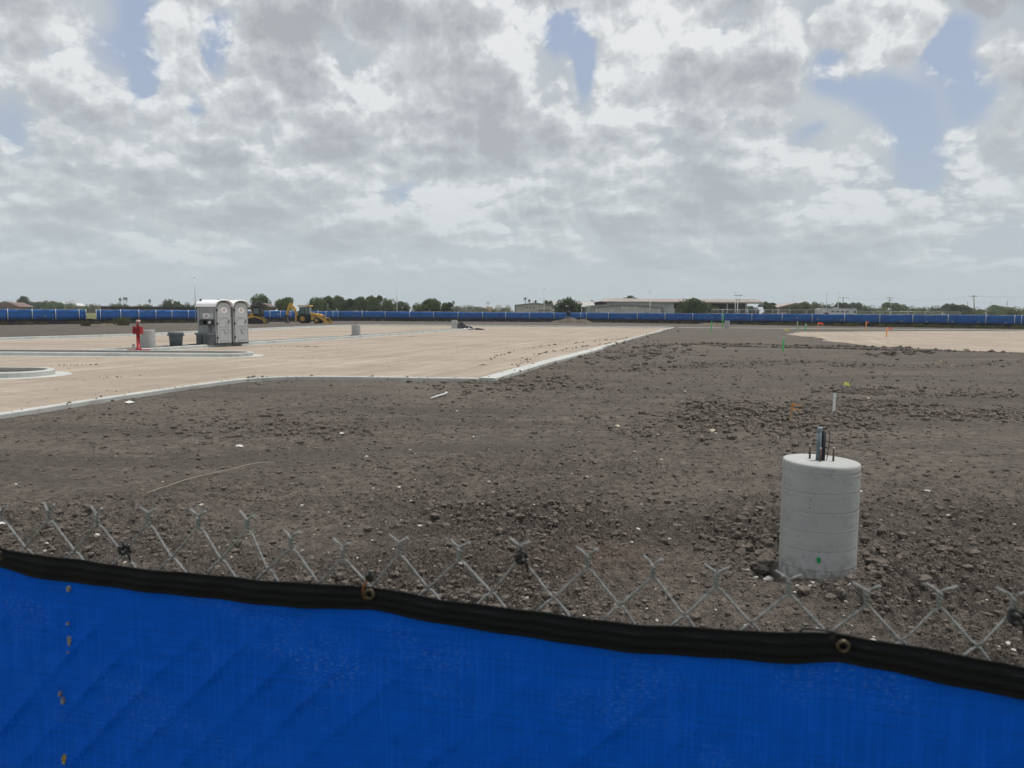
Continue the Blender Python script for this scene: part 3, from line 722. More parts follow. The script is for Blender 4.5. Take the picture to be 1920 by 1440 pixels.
def build_chain_link():
    t = thing('chain_link_fence', 'galvanised chain-link fence with twisted barbed top edge, close behind the blue screen', 'fence', fpt(8*TW, GROUNDZ))
    S = TW/2; H = TW*.52; rg = random.Random(5); R = .00145; c0, c1 = -6, 42
    col_jit = {k: (rg.uniform(-.0035, .0035), rg.uniform(-.003, .003)) for k in range(c0-1, c1+2)}
    top_px = {0:(3,975),2:(93,977),4:(181,981),6:(281,986),8:(370,991),10:(464,996),12:(545,1030),14:(644,1046),16:(750,1041),18:(862,1049),20:(977,1048),22:(1098,1062),24:(1228,1084),26:(1347,1097),28:(1481,1115),30:(1626,1134),32:(1764,1139),34:(1903,1150)}
    tops = {k: fence_hit(*q) for k, q in top_px.items()}
    def node(k, j):
        if k in tops: u, z = tops[k]
        elif k-1 in tops and k+1 in tops: u = (tops[k-1][0]+tops[k+1][0])/2; z = (tops[k-1][1]+tops[k+1][1])/2
        else: u = k*S; z = ftop(u)
        f = min(1, j/6); u = u*(1-f)+k*S*f; z = z*(1-f)+ftop(k*S)*f
        return u+col_jit[k][0]*.6, z-j*H+col_jit[k][1]*.6
    wires = 0
    for k in range(c0, c1):
        pts = []; j = 0; base = MB()
        for j in range(0, 44):
            at_k = (j+k) % 2 == 0; kk = k if at_k else k+1
            u, z = node(kk, j); s = 1 if at_k else -1
            if z < GROUNDZ+.02: break
            # the bend of the spiral: the wire passes from front to back while it hooks its neighbour
            if at_k: pts += [fpt(u+.0045, z+.0035, .0022), fpt(u-.0012, z, .0), fpt(u+.0045, z-.0035, -.0022)]
            else: pts += [fpt(u-.0045, z+.0035, -.0022), fpt(u+.0012, z, .0), fpt(u-.0045, z-.0035, .0022)]
        # top end: twisted with the neighbouring wire, then splayed to a barb
        at_k = k % 2 == 0; kk = k if at_k else k+1; u, z = node(kk, 0); ph = 0 if at_k else math.pi; tw = []
        L = .0105; n = 9; turns = 1.25*2*math.pi
        for q in range(n):
            a = ph+turns*q/(n-1)+.6*kk; tw.append(fpt(u+.0021*math.cos(a), z+.004+L*q/(n-1), .0021*math.sin(a)))
        d = -1 if at_k else 1; ln = rg.uniform(.010, .015); rise = rg.uniform(.006, .009)
        tw += [fpt(u+d*.004, z+.004+L+.003, .0), fpt(u+d*ln, z+.004+L+rise, d*.003)]
        pts = tw[::-1]+pts[1:]
        base.tube([p-t.location for p in pts], R, 7).build('wire', WIRE, t); wires += 1
WIRE = mat('galvanised_wire', (.30, .315, .32), .6, .25, var=.35, vscale=160, bump=.5, bscale=700, spec=.4)
build_chain_link()

TOPE = [(-260,985),(-120,998),(-40,1008),(0,1019),(25,1028),(60,1034),(120,1042),(250,1060),(375,1072),(480,1083),(600,1090),(672,1096),(692,1098),(712,1098),(760,1106),(830,1119),(960,1137),(1090,1153),(1200,1166),(1320,1173),(1440,1180),(1500,1178),(1550,1180),(1580,1186),(1690,1204),(1780,1218),(1920,1245),(2060,1275),(2250,1310)]
BOTE = [(-260,1015),(-120,1034),(-40,1048),(0,1058),(25,1064),(60,1076),(120,1087),(250,1102),(375,1116),(480,1129),(600,1137),(672,1140),(692,1139),(712,1141),(760,1152),(830,1164),(960,1187),(1090,1205),(1200,1220),(1320,1228),(1440,1236),(1500,1239),(1550,1235),(1580,1237),(1690,1260),(1780,1280),(1920,1305),(2060,1342),(2250,1390)]
def build_screen():
    t = thing('privacy_screen', 'bright blue woven mesh privacy screen with black hem, laced to the near fence', 'screen', fpt(8*TW, GROUNDZ))
    e1 = [fence_hit(*q, off=.007) for q in TOPE]; e2 = [fence_hit(*q, off=.007) for q in BOTE]
    us = np.linspace(e1[0][0], e1[-1][0], 800)
    zt = np.interp(us, [q[0] for q in e1], [q[1] for q in e1]); zb = np.interp(us, [q[0] for q in e2], [q[1] for q in e2])
    ker = np.ones(15)/15; zt[7:-7] = np.convolve(zt, ker, 'valid'); zb[7:-7] = np.convolve(zb, ker, 'valid')
    S = TW; base = np.array(t.location)
    def surf(name, rows, material, prof):
        """rows: list of arrays of z over us; prof(u,z,row fraction) -> offset towards the camera"""
        nr = len(rows); co = []; uv = []
        for i, zr in enumerate(rows):
            off = prof(us, zr, i/(nr-1))
            P = np.outer(us, np.array(Fdir))+np.outer(off, np.array(Fnor))+np.array(FO); P[:, 2] += zr; co.append(P-base); uv.append(np.stack([us, zr], 1))
        co = np.concatenate(co); uv = np.concatenate(uv); n = len(us); i = np.arange(nr*n).reshape(nr, n)
        q = np.stack([i[:-1, :-1], i[:-1, 1:], i[1:, 1:], i[1:, :-1]], -1).reshape(-1, 4)
        o = big_mesh(name, co, q, mat=material); L = o.data.uv_layers.new(name='UVMap'); L.data.foreach_set('uv', uv[q.ravel()].astype(np.float32).ravel())
        if name == 'hem': md = o.modifiers.new('thickness', 'SOLIDIFY'); md.thickness = .0012; md.offset = -1
        o.parent = t; return o
    gu = [fence_hit(*q, off=.007)[0] for q in ((2,1042),(694,1114),(1580,1212))]
    def pucker(u): return sum(np.exp(-((u-g)/.012)**2) for g in gu)
    def hem_prof(u, z, f):                                # folded webbing: proud, with two stitched welts
        return .0125+.0022*np.sin(f*math.pi)+.0009*np.cos(f*math.pi*6)-.004*pucker(u)*np.exp(-((f-.5)/.4)**2)+.0016*np.sin(u/.031)+.001*np.sin(u/.0123+f*2)
    hem = surf('hem', [zt+(zb-zt)*k/24 for k in range(25)], HEM, hem_prof)
    NW = 180; zlow = GROUNDZ+.05
    def cloth(u, z, f):
        d = (zt_at(u)-z)                                   # metres below the top edge
        w = (fbm(u/.09, z/.09, 3, 5)-.5)*.010+(fbm(u/.30, z/.25, 2, 15)-.5)*.03*np.clip(d/.3, 0, 1)
        # the wires behind press through as slanting creases
        q = (u - (z-ftop(u))*.98)/TW; fr = q-np.floor(q); fade = np.clip((d-.05)/.08, 0, 1)*(.35+1.3*np.clip(fbm(u/.07, z/.07, 2, 33)-.25, 0, 1))
        q = q+.12*(fbm(u/.12, z/.12, 2, 44)-.5); fr = q-np.floor(q); odd = _hash(np.floor(q), np.floor(q)*0, 5)
        crease = (np.clip(fr/.95, 0, 1)**6*np.clip((1-fr)/.05, 0, 1))*.0056*fade*(.1+.9*odd)
        q2 = (u + (z-ftop(u))*.98)/TW; f2 = q2-np.floor(q2); crease = crease+.0006*np.exp(-((f2-.5)/.08)**2)*fade
        return np.maximum(.0075+w*.35, .0055)+crease-.002*pucker(u)*np.exp(-d/.06)
    def zt_at(u): return np.interp(u, us, zt)
    zs = zb+.004
    rows = [zs+(zlow-zs)*((k/NW)**1.55) for k in range(NW+1)]
    surf('cloth', rows, BLUE, cloth)
    for k, (px, py) in enumerate(((2,1040),(694,1113),(1580,1210))):     # brass eyelets in the hem
        u, z = fence_hit(px, py, .012); m = MB()
        prof = [(.0036,-.001),(.0036,.0014),(.0048,.0022),(.0066,.0015),(.0074,.0)]
        m.lathe(prof, 20, caps=False); R = Matrix((Fdir, Vector((0, 0, 1)), Fnor)).transposed()
        m.xf(Matrix.Translation(fpt(u, z, .0145)-t.location) @ R.to_4x4()); m.build('eyelet', mat('tarnished_brass', (.10, .085, .06), .45, .7, var=.4, vscale=200), t)
    for k, (px, py, w, h) in enumerate(((132,1102,7,13),(131,1167,5,6),(134,1199,7,22),(132,1221,4,5),(116,1298,5,12),(121,1312,6,13),(124,1420,9,22))):
        u, z = fence_hit(px, py, .006); sc = 1.08/FPX; m = MB(); rg = random.Random(k); n = 11       # thread-bare holes in a row; light through them painted pale
        pts = []
        for q in range(n):
            a = 6.283*q/n; r = rg.uniform(.65, 1.1); pts.append((w*sc*.5*r*math.cos(a), h*sc*.5*r*math.sin(a)))
        m.prism(pts, 'z', -.004, .0035); R = Matrix((Fdir, Vector((0, 0, 1)), Fnor)).transposed()
        m.xf(Matrix.Translation(fpt(u, z, .0075)-t.location) @ R.to_4x4())
        m.build('worn_hole_light', mat('worn_hole_pale', (.22, .23, .25), .9, var=.5, vscale=300) if k < 6 else mat('worn_hole_yellow', (.30, .26, .08), .9, var=.6, vscale=300), t)
build_screen()

TIE = mat('cable_tie_black', (.012, .013, .016), .38, spec=.4)
def tie(px, py, label, loop):
    u, z = fence_hit(px, py, .004); t = thing('cable_tie', label, 'cable tie', fpt(u, z), group='black ties on the near fence')
    def P(a, b, c): return Fdir*a+Vector((0, 0, b))+Fnor*c
    if loop == 'knot':                                    # short band round the twisted wires with its locking head and tail
        m = MB(); m.tube([P(.0062*math.cos(a), .0065*math.sin(a)*1.1, .004*math.sin(2*a)+.004) for a in np.linspace(0, 6.0, 14)], .0022, 6).build('band', TIE, t)
        m = MB(); m.box((0, 0, 0), (.0068, .0055, .0058)); m.xf(Matrix.Translation(P(-.002, .001, .008)) @ Matrix((Fdir, Fnor, Vector((0, 0, 1)))).transposed().to_4x4()); m.build('head', TIE, t)
        m = MB(); m.tube([P(.003, -.003, .006), P(.007, -.008, .006), P(.0075, -.017, .004)], [.0024, .0018, .0011], 6).build('tail', TIE, t)
    elif loop == 'eyelet':
        m = MB(); m.tube([P(.001, .015, .0), P(-.003, .010, .010), P(-.006, .000, .013), P(-.0055, -.008, .0125), P(-.001, -.012, .012)], .0016, 6).build('band', mat('rusty_wire', (.17, .060, .022), .8, var=.5, vscale=300), t)
        m = MB(); m.box((0, 0, 0), (.0085, .006, .0085)); m.xf(Matrix.Translation(P(0, .013, .007)) @ Matrix((Fdir, Fnor, Vector((0, 0, 1)))).transposed().to_4x4()); m.build('head', TIE, t)
        m = MB(); m.tube([P(.0, .016, .006), P(.001, .021, .006)], .002, 6).build('tail', TIE, t)
    else:
        m = MB(); m.tube([P(-.030, -.006, .012), P(-.029, .000, .013), P(-.026, .0035, .012), P(-.012, .004, .011), P(.0, .0035, .010), P(.006, -.004, .010)], .0014, 6).build('band', TIE, t)
        m = MB(); m.box((0, 0, 0), (.007, .006, .009)); m.xf(Matrix.Translation(P(.002, .0, .011)) @ Matrix((Fdir, Fnor, Vector((0, 0, 1)))).transposed().to_4x4()); m.build('head', TIE, t)
tie(234, 1028, 'black cable tie knotted where two fence wires cross, nearest the photo\'s left edge', 'knot')
tie(978, 1044, 'black cable tie round a twisted wire top above the middle of the hem', 'knot')
tie(1906, 1158, 'black cable tie round a twisted wire top at the photo\'s right edge', 'knot')
tie(695, 1102, 'black tie with rusty loop holding the middle eyelet of the blue screen', 'eyelet')
tie(1553, 1184, 'black cable tie lying along the hem beside the eyelet below the concrete pier', 'flat')

# ================================================================ concrete lamp-post footings
def pier(px, py_base, y, dia, h, label, zb, n=48, detail=False, lean=0.0):
    t = thing('concrete_pier', label, 'concrete pier', (gx(px, y), y, zb), group='concrete lamp-post footings'); r = dia/2
    prof = [(r*1.0, -.25)]; nz = 150 if detail else 6
    for k in range(nz+1):
        z = h*k/nz*.965
        prof.append((r, z))
    prof += [(r*.998, h*.982), (r*.985, h*.995), (r*.965, h), (r*.5, h+.003)]
    m = MB(); m.lathe(prof, n if detail else 28); body = m
    if detail:                                            # ridges left by the spiral paper form, and a slightly hand-floated top
        vs = []
        for (x, y_, z) in m.v:
            a = math.atan2(y_, x); ph = ((z-.02-a/6.283*.05)/.148) % 1.0
            k = 1+(.002+.002*math.sin(z*23))*math.exp(-((ph-.5)/.05)**2)-(.0062+.0030*math.sin(z*17+a))*math.exp(-((ph-.42)/.03)**2) if 0 < z < h*.97 else 1
            vs.append((x*k, y_*k, z-(x*.03 if z > h*.9 else 0)))
        m.v = vs
    sh = m.build('shaft', PIERC, t); BOLT = mat('rusty_bolt', (.13, .10, .085), .6, .6, var=.4, vscale=120)
    for a in ((45, 135, 225, 315) if detail else (60, 240)):
        b = MB(); c = (r*.30*math.cos(math.radians(a+18)), r*.30*math.sin(math.radians(a+18)), 0)
        if detail:
            z1 = h+.105-c[0]*.03
            b.tube([(c[0], c[1], h-.02), (c[0], c[1], z1)], .0078, 10); b.build('anchor_bolt', BOLT, t)
            e = MB(); e.tube([(c[0], c[1], z1-.001), (c[0], c[1], z1+.006)], .0082, 10).build('bolt_end', mat('cut_steel', (.6, .6, .58), .4, .7), t)
        else: b.tube([(c[0], c[1], h-.02), (c[0], c[1], h+.10)], .018, 6).build('anchor_bolt', BOLT, t)
    return t
PY = PIER.y+.02
P0 = pier(1552, 0, PY, .572, .872, 'large pale concrete pier with green paint spot, close to the near fence', -.205, 64, True)
def pier_extras(t):
    h = .872; m = MB(); m.tube([(-.035, -.02, h-.02), (-.03, -.02, h+.235)], .018, 16).build('conduit', mat('grey_pvc', (.13, .17, .20), .5, var=.2, vscale=30), t)
    m = MB(); m.lathe([(.0205, 0), (.0205, .03), (.016, .036), (.0, .037)], 16, (-.03, -.02, h+.228)).build('conduit_cap', mat('grey_pvc_cap', (.22, .28, .30), .5), t)
    m = MB(); m.tube([(.005, -.02, h-.02), (.004, -.022, h+.05), (.003, -.02, h+.235)], .014, 12).build('sleeve', mat('black_conduit', (.014, .016, .022), .45), t)
    m = MB(); m.tube([(.03, -.02, h-.02), (.044, -.02, h+.10), (.05, -.02, h+.19), (.036, -.02, h+.24), (.01, -.02, h+.245)], .0035, 6).build('ground_wire', mat('dull_copper', (.06, .048, .04), .6), t)
    r = .2870; az = math.atan2(-t.location.y, -t.location.x)+.045
    pts = []; rg = random.Random(4)
    for q in range(16):
        a = 6.283*q/16; rr = rg.uniform(.8, 1.12); pts.append((.016*rr*math.cos(a), .019*rr*math.sin(a)-(.012 if 9 < q < 15 else 0)))
    m = MB(); vs = [((r+.0025)*math.cos(az+a/r), (r+.0025)*math.sin(az+a/r), .165+b) for a, b in pts]+[((r+.0025)*math.cos(az), (r+.0025)*math.sin(az), .165)]
    m.add(vs, [(k, (k+1) % 16, 16) for k in range(16)]).build('paint_spot', mat('green_spray_paint', (.02, .30, .09), .6, var=.2, vscale=80), t)
pier_extras(P0)
pier(275, 651, 34.7, .62, .84, 'concrete pier standing between the red post and the dark bin', .08)
pier(667, 628, 54.5, .61, .80, 'concrete pier alone on the median to the right of the toilets', .08)
pier(852, 616, 79.5, .61, .90, 'concrete pier beside the black plastic heap', .08)
pier(1364, 615, 101.0, .64, .96, 'distant concrete pier beside the tall green stake near the back fence', -.05)

# ================================================================ things on the lot
PLASTIC = mat('grey_toilet_plastic', (.30, .315, .325), .55, var=.10, vscale=3, dirt=.25, dscale=2.5, dcol=(.2, .19, .17))
DOORP = mat('pale_toilet_door', (.45, .465, .475), .5, var=.08, vscale=4, dirt=.2, dscale=3, dcol=(.24, .23, .21))
WHITEP = mat('white_toilet_roof', (.84, .86, .87), .45, var=.05, vscale=3)
DKPL = mat('dark_grey_plastic', (.085, .098, .105), .5, var=.2, vscale=5)
DECAL = mat('white_decal', (.74, .74, .74), .5); RED = mat('decal_red', (.42, .03, .04), .5); INK = mat('decal_ink', (.03, .02, .03), .5)
def text_mesh(txt, size, name, material, parent, M, extrude=.002, shear=0.0):
    cu = bpy.data.curves.new(name, 'FONT'); cu.body = txt; cu.size = size; cu.extrude = extrude; cu.align_x = 'CENTER'; cu.align_y = 'CENTER'; cu.shear = shear; cu.resolution_u = 3
    o = bpy.data.objects.new(name, cu); scene.collection.objects.link(o); bpy.context.view_layer.update()
    me = bpy.data.meshes.new_from_object(o.evaluated_get(bpy.context.evaluated_depsgraph_get())); bpy.data.objects.remove(o)
    me.transform(M); me.materials.clear(); me.materials.append(material); q = bpy.data.objects.new(name, me); scene.collection.objects.link(q); q.parent = parent; return q
def face_matrix(origin, right, normal):
    right = Vector(right).normalized(); normal = Vector(normal).normalized(); up = normal.cross(right)
    return Matrix.Translation(origin) @ Matrix((right, up, normal)).transposed().to_4x4()
def decal(parent, name, M, w, h, oval=True, txt='AP', size=.14):
    pts = [(w/2*math.cos(6.283*k/20), h/2*math.sin(6.283*k/20)) for k in range(20)] if oval else [(-w/2, -h/2), (w/2, -h/2), (w/2, h/2), (-w/2, h/2)]
    m = MB(); m.prism(pts, 'z', 0, .004).xf(M); o = m.build(name, DECAL, parent)
    text_mesh(txt, size, 'lettering', INK, o, M @ Matrix.Translation((0, .012, .0045)), shear=.2)
    m = MB(); m.prism([(-w*.30, -h*.20), (w*.30, -h*.16), (w*.34, -h*.11), (-w*.33, -h*.14)], 'z', .0042, .006).xf(M); m.build('underline', RED, o)
    m = MB(); m.prism([(-w*.24, -h*.12), (-w*.02, h*.36), (w*.02, h*.36), (-w*.18, -h*.12)], 'z', .0042, .0058).xf(M); m.build('swoosh', RED, o)
    return o
def toilet(label, loc, rz, left_hinge):
    """local frame: +X out of the door, Y across, Z up"""
    t = thing('portable_toilet', label, 'portable toilet', loc, rz, 'portable toilets'); W, Dp, H = 1.10, 1.17, 1.86
    m = MB(); m.box((-Dp/2, 0, .05), (Dp, W, .10)).build('base', DKPL, t)
    m = MB(); m.box((-Dp/2, W/2-.02, .10+H/2), (Dp-.06, .04, H)).build('side_wall', PLASTIC, t)
    s = MB(); s.box((-Dp/2, -W/2+.02, .10+H/2), (Dp-.06, .04, H)); side = s.build('side_wall', PLASTIC, t)
    for k in range(5):                                    # moulded ribs of the side wall
        MB().box((-Dp*.14-k*Dp*.18, -W/2-.008, .10+H*.5), (.035, .02, H*.9)).build('rib', PLASTIC, side)
    MB().box((-Dp+.02, 0, .10+H/2), (.04, W-.06, H)).build('rear_wall', PLASTIC, t)
    # arched front frame and door
    def arch(w, h0, rise, n=12): return [(-w/2, .10), (w/2, .10)]+[(w/2*math.cos(math.pi*k/n), h0+rise*math.sin(math.pi*k/n)**.8) for k in range(n+1)]
    MB().prism(arch(W, 1.82, .30), 'x', -.05, -.004).build('front_frame', PLASTIC, t)
    d = MB(); d.prism(arch(W*.80, 1.80, .27), 'x', .0, .030); door = d.build('door', DOORP, t)
    for z0, z1 in ((.24, .80), (.92, 1.36)):              # moulded recess ribs
        for yy in (-.30, .30): MB().box((.036, yy, (z0+z1)/2), (.014, .03, z1-z0)).build('door_rib', DOORP, door)
        for zz in (z0, z1): MB().box((.036, 0, zz), (.0145, .63, .03)).build('door_rib', DOORP, door)
    MB().tube([(.037, -.05, .78), (.044, .06, .62), (.037, .20, .60)], .018, 6).build('door_rib', DOORP, door)
    hs = -1 if left_hinge else 1
    for zz in (.35, 1.05, 1.72): MB().box((.03, hs*W*.415, zz), (.045, .06, .10)).build('hinge', mat('black_hinge', (.012, .012, .013), .5), t)
    MB().box((.045, -hs*.33, 1.18), (.03, .045, .50 if left_hinge is False else .14)).build('handle', mat('handle_grey', (.10, .11, .12), .5), door)
    MB().box((.040, -hs*.26, 1.10), (.02, .10, .04)).build('latch', mat('handle_grey', (.10, .11, .12), .5), door)
    decal(door, 'decal', face_matrix(Vector((.031, .02, 1.72)), (0, 1, 0), (1, 0, 0)), .42, .30)
    # barrel roof with a rolled front lip
    n = 14; roof = MB(); prof = [(W*.545*math.cos(math.pi*k/n), 1.92+.31*math.sin(math.pi*k/n)**.8) for k in range(n+1)]
    inn = [(y*.93, z-.045) for y, z in prof[::-1]]
    roof.prism(prof+inn, 'x', -Dp-.02, .07); r = roof.build('roof', WHITEP, t)
    lip = MB(); lip.tube([(.075, y, z-.01) for y, z in prof], .035, 8).build('roof_lip', WHITEP, r)
    for sy in (-1, 1): MB().box((-Dp/2, sy*W*.545, 1.905), (Dp+.1, .05, .07)).build('gutter', WHITEP, r)
    MB().tube([(-Dp+.12, -W*.36, 2.05), (-Dp+.12, -W*.36, 2.28)], .05, 10).build('vent_pipe', DKPL, t)
    return t
TY = 38.1; TX = gx(403.5, TY); RZT = math.radians(-22)
fx = Vector((math.cos(RZT), math.sin(RZT), 0)); fy = Vector((-math.sin(RZT), math.cos(RZT), 0))
c1 = Vector((TX, TY, .11))+fy*.55-fx*.0
toilet('grey portable toilet with white roof beside the hand-wash unit', c1, RZT, True)
toilet('grey portable toilet with white roof farther from the hand-wash unit', c1+fy*1.24-fx*.02, RZT, True)
# logo panel on the side wall is carried by the hand-wash unit
def handwash():
    o = c1-fy*.57-fx*.44; t = thing('hand_wash_station', 'dark grey hand-wash station with towel dispensers against the toilet wall', 'wash station', o, RZT)
    # local: Y = away from the toilet is -Y
    for k in (-1, 1):
        m = MB(); pts = [(k*.21+.195*a, -.25+.22*b) for a, b in ((-1,-.55),(-.8,-.9),(-.4,-1),(.4,-1),(.8,-.9),(1,-.55),(1,1),(-1,1))]
        m.prism(pts, 'z', .0, .50).build('tank', DKPL, t)
    MB().box((0, -.24, .55), (.84, .48, .10)).build('basin_rim', mat('basin_grey', (.12, .135, .14), .5), t)
    MB().box((0, -.10, .78), (.34, .20, .40), None, .9).build('column', mat('column_grey', (.22, .235, .245), .5), t)
    for k in (-1, 1):
        d = MB().box((k*.23, -.12, 1.10), (.26, .22, .26)).build('towel_dispenser', mat('smoked_plastic', (.02, .022, .026), .25, spec=.5), t)
        MB().box((k*.23, -.24, 1.02), (.20, .02, .05)).build('paper_slot', DKPL, d)
    MB().box((.31, -.245, 1.12), (.09, .03, .12)).build('soap_pump', mat('soap_white', (.7, .7, .7), .4), t)
    MB().box((.0, -.10, 1.25), (.74, .22, .05)).build('hood', DKPL, t)
    MB().tube([(-.05, -.12, .98), (-.05, -.24, 1.0), (-.05, -.26, .92)], .016, 8).build('spout', STEEL, t)
    MB().box((.0, -.004, 1.42), (.66, .02, .30)).build('sign_board', mat('sign_board', (.5, .51, .52), .5, var=.1), t)
    decal(t, 'decal', face_matrix(Vector((-.10, -.0155, 1.43)), (1, 0, 0), (0, -1, 0)), .44, .26, True, 'AP', .15)
    return t
handwash()

def bin_(px, y, z):
    t = thing('trash_can', 'dark grey-blue plastic trash can with flared rim and handles', 'trash can', (gx(px, y), y, z))
    M = mat('bin_plastic', (.105, .130, .146), .5, var=.15, vscale=6); h = .66
    b = MB().lathe([(.25, 0), (.275, .02), (.305, h*.78), (.31, h*.80), (.30, h), (.27, h), (.25, .06), (.0, .05)], 28, caps=False).build('body', M, t)
    MB().lathe([(.31, h*.78), (.345, h*.80), (.350, h*.98), (.338, h+.015), (.305, h+.02), (.30, h*.97)], 28, caps=False).build('rim', M, t)
    for s in (-1, 1):
        MB().box((s*.352, 0, h*.82), (.05, .20, .07)).build('handle', M, t)
    for k in range(8):
        a = k*.785+.2; MB().tube([(.268*math.cos(a), .268*math.sin(a), .03), (.305*math.cos(a), .305*math.sin(a), h*.76)], .012, 5).build('rib', M, b)
bin_(328, 36.6, .10)
def red_post():
    y = 32.55; x = gx(257, y); t = thing('valve_post', 'red steel valve post with square box and rag tied on top, on red painted slab', 'valve post', (x, y, .10))
    M = mat('red_paint', (.34, .022, .026), .5, var=.2, vscale=6, dirt=.25, dscale=5, dcol=(.2, .05, .04))
    m = MB(); pts = [(.46*math.cos(6.283*k/24)*(1+.06*math.sin(k*2.3)), .30*math.sin(6.283*k/24)*(1+.05*math.cos(k*1.7))) for k in range(24)]; m.prism(pts, 'z', .0, .055).build('slab', M, t)
    MB().lathe([(.12, .05), (.12, .09), (.075, .10), (.068, .75)], 16).build('post', M, t)
    MB().box((0, 0, .86), (.33, .26, .31)).build('box', M, t); MB().box((0, -.134, .86), (.22, .012, .17)).build('window', mat('dark_red', (.2, .012, .016), .4), t)
    MB().lathe([(.05, 1.01), (.045, 1.10), (.022, 1.12), (.022, 1.20)], 12).build('stem', M, t)
    MB().tube([(-.07, 0, 1.17), (.07, 0, 1.17)], .018, 8).build('operating_nut', M, t)
    m = MB(); m.lathe([(.0, 1.17), (.085, 1.20), (.10, 1.25), (.06, 1.29), (.0, 1.30)], 9); m.v = [(x_+.03+.02*math.sin(z_*60), y_, z_+.015*math.sin(x_*60)) for x_, y_, z_ in m.v]; m.build('rag', mat('pink_rag', (.55, .36, .35), .9, var=.4, vscale=20), t)
    # straps of the chain from the box to the top
    for s in (-1, 1): MB().tube([(s*.14, -.02, 1.01), (s*.10, -.02, 1.10), (s*.03, 0, 1.15)], .008, 5).build('chain', STEEL, t)
red_post()
def stub():
    y = 33.3; t = thing('conduit_stub', 'short grey pipe stub capped beside the red post', 'pipe stub', (gx(248, y), y, .09))
    MB().lathe([(.055, 0), (.055, .22), (.05, .22)], 14).build('pipe', mat('stub_grey', (.33, .35, .36), .6), t); MB().lathe([(.062, .19), (.062, .25), (.04, .262)], 14).build('cap', mat('stub_cap', (.22, .24, .25), .6), t)
stub()
def tarp():
    y = 80.5; x = gx(874, y); t = thing('plastic_heap', 'crumpled heap of black plastic sheeting at the end of the median', 'plastic sheet', (x, y, .02))
    n = 46; vs = []; fs = []
    for i in range(n):
        for j in range(26):
            u = i/(n-1); v = j/25; X = (u-.42)*2.8; Y = (v-.5)*1.5*(1-.4*u)
            env = math.exp(-((u-.22)/.20)**2)*.85+.30*math.exp(-((u-.55)/.16)**2)+.05
            f = float(fbm(np.array([u*9.]), np.array([v*6.]), 3, 4)[0]); rd = abs(float(fbm(np.array([u*7.+3]), np.array([v*5.]), 3, 9)[0])-.5)*2
            edge_ = min(1, 5*min(v, 1-v))*min(1, 8*min(u, 1-u)); vs.append((X+.12*(f-.5), Y, edge_*env*(.45+.8*rd)*.95+.015))
    for i in range(n-1):
        for j in range(25): fs.append((i*26+j, i*26+j+1, (i+1)*26+j+1, (i+1)*26+j))
    m = MB(); m.add(vs, fs); m.build('sheet', mat('black_sheeting', (.016, .018, .022), .22, var=.3, vscale=3, spec=.6), t)
    m = MB(); pts = []
    m.tube([(1.0, -.55, .06), (1.5, -.62, .05), (1.95, -.7, .03)], [.14, .10, .03], 6, smooth=False).build('loose_roll', mat('black_sheeting', (.016, .018, .022), .22), t)
tarp()

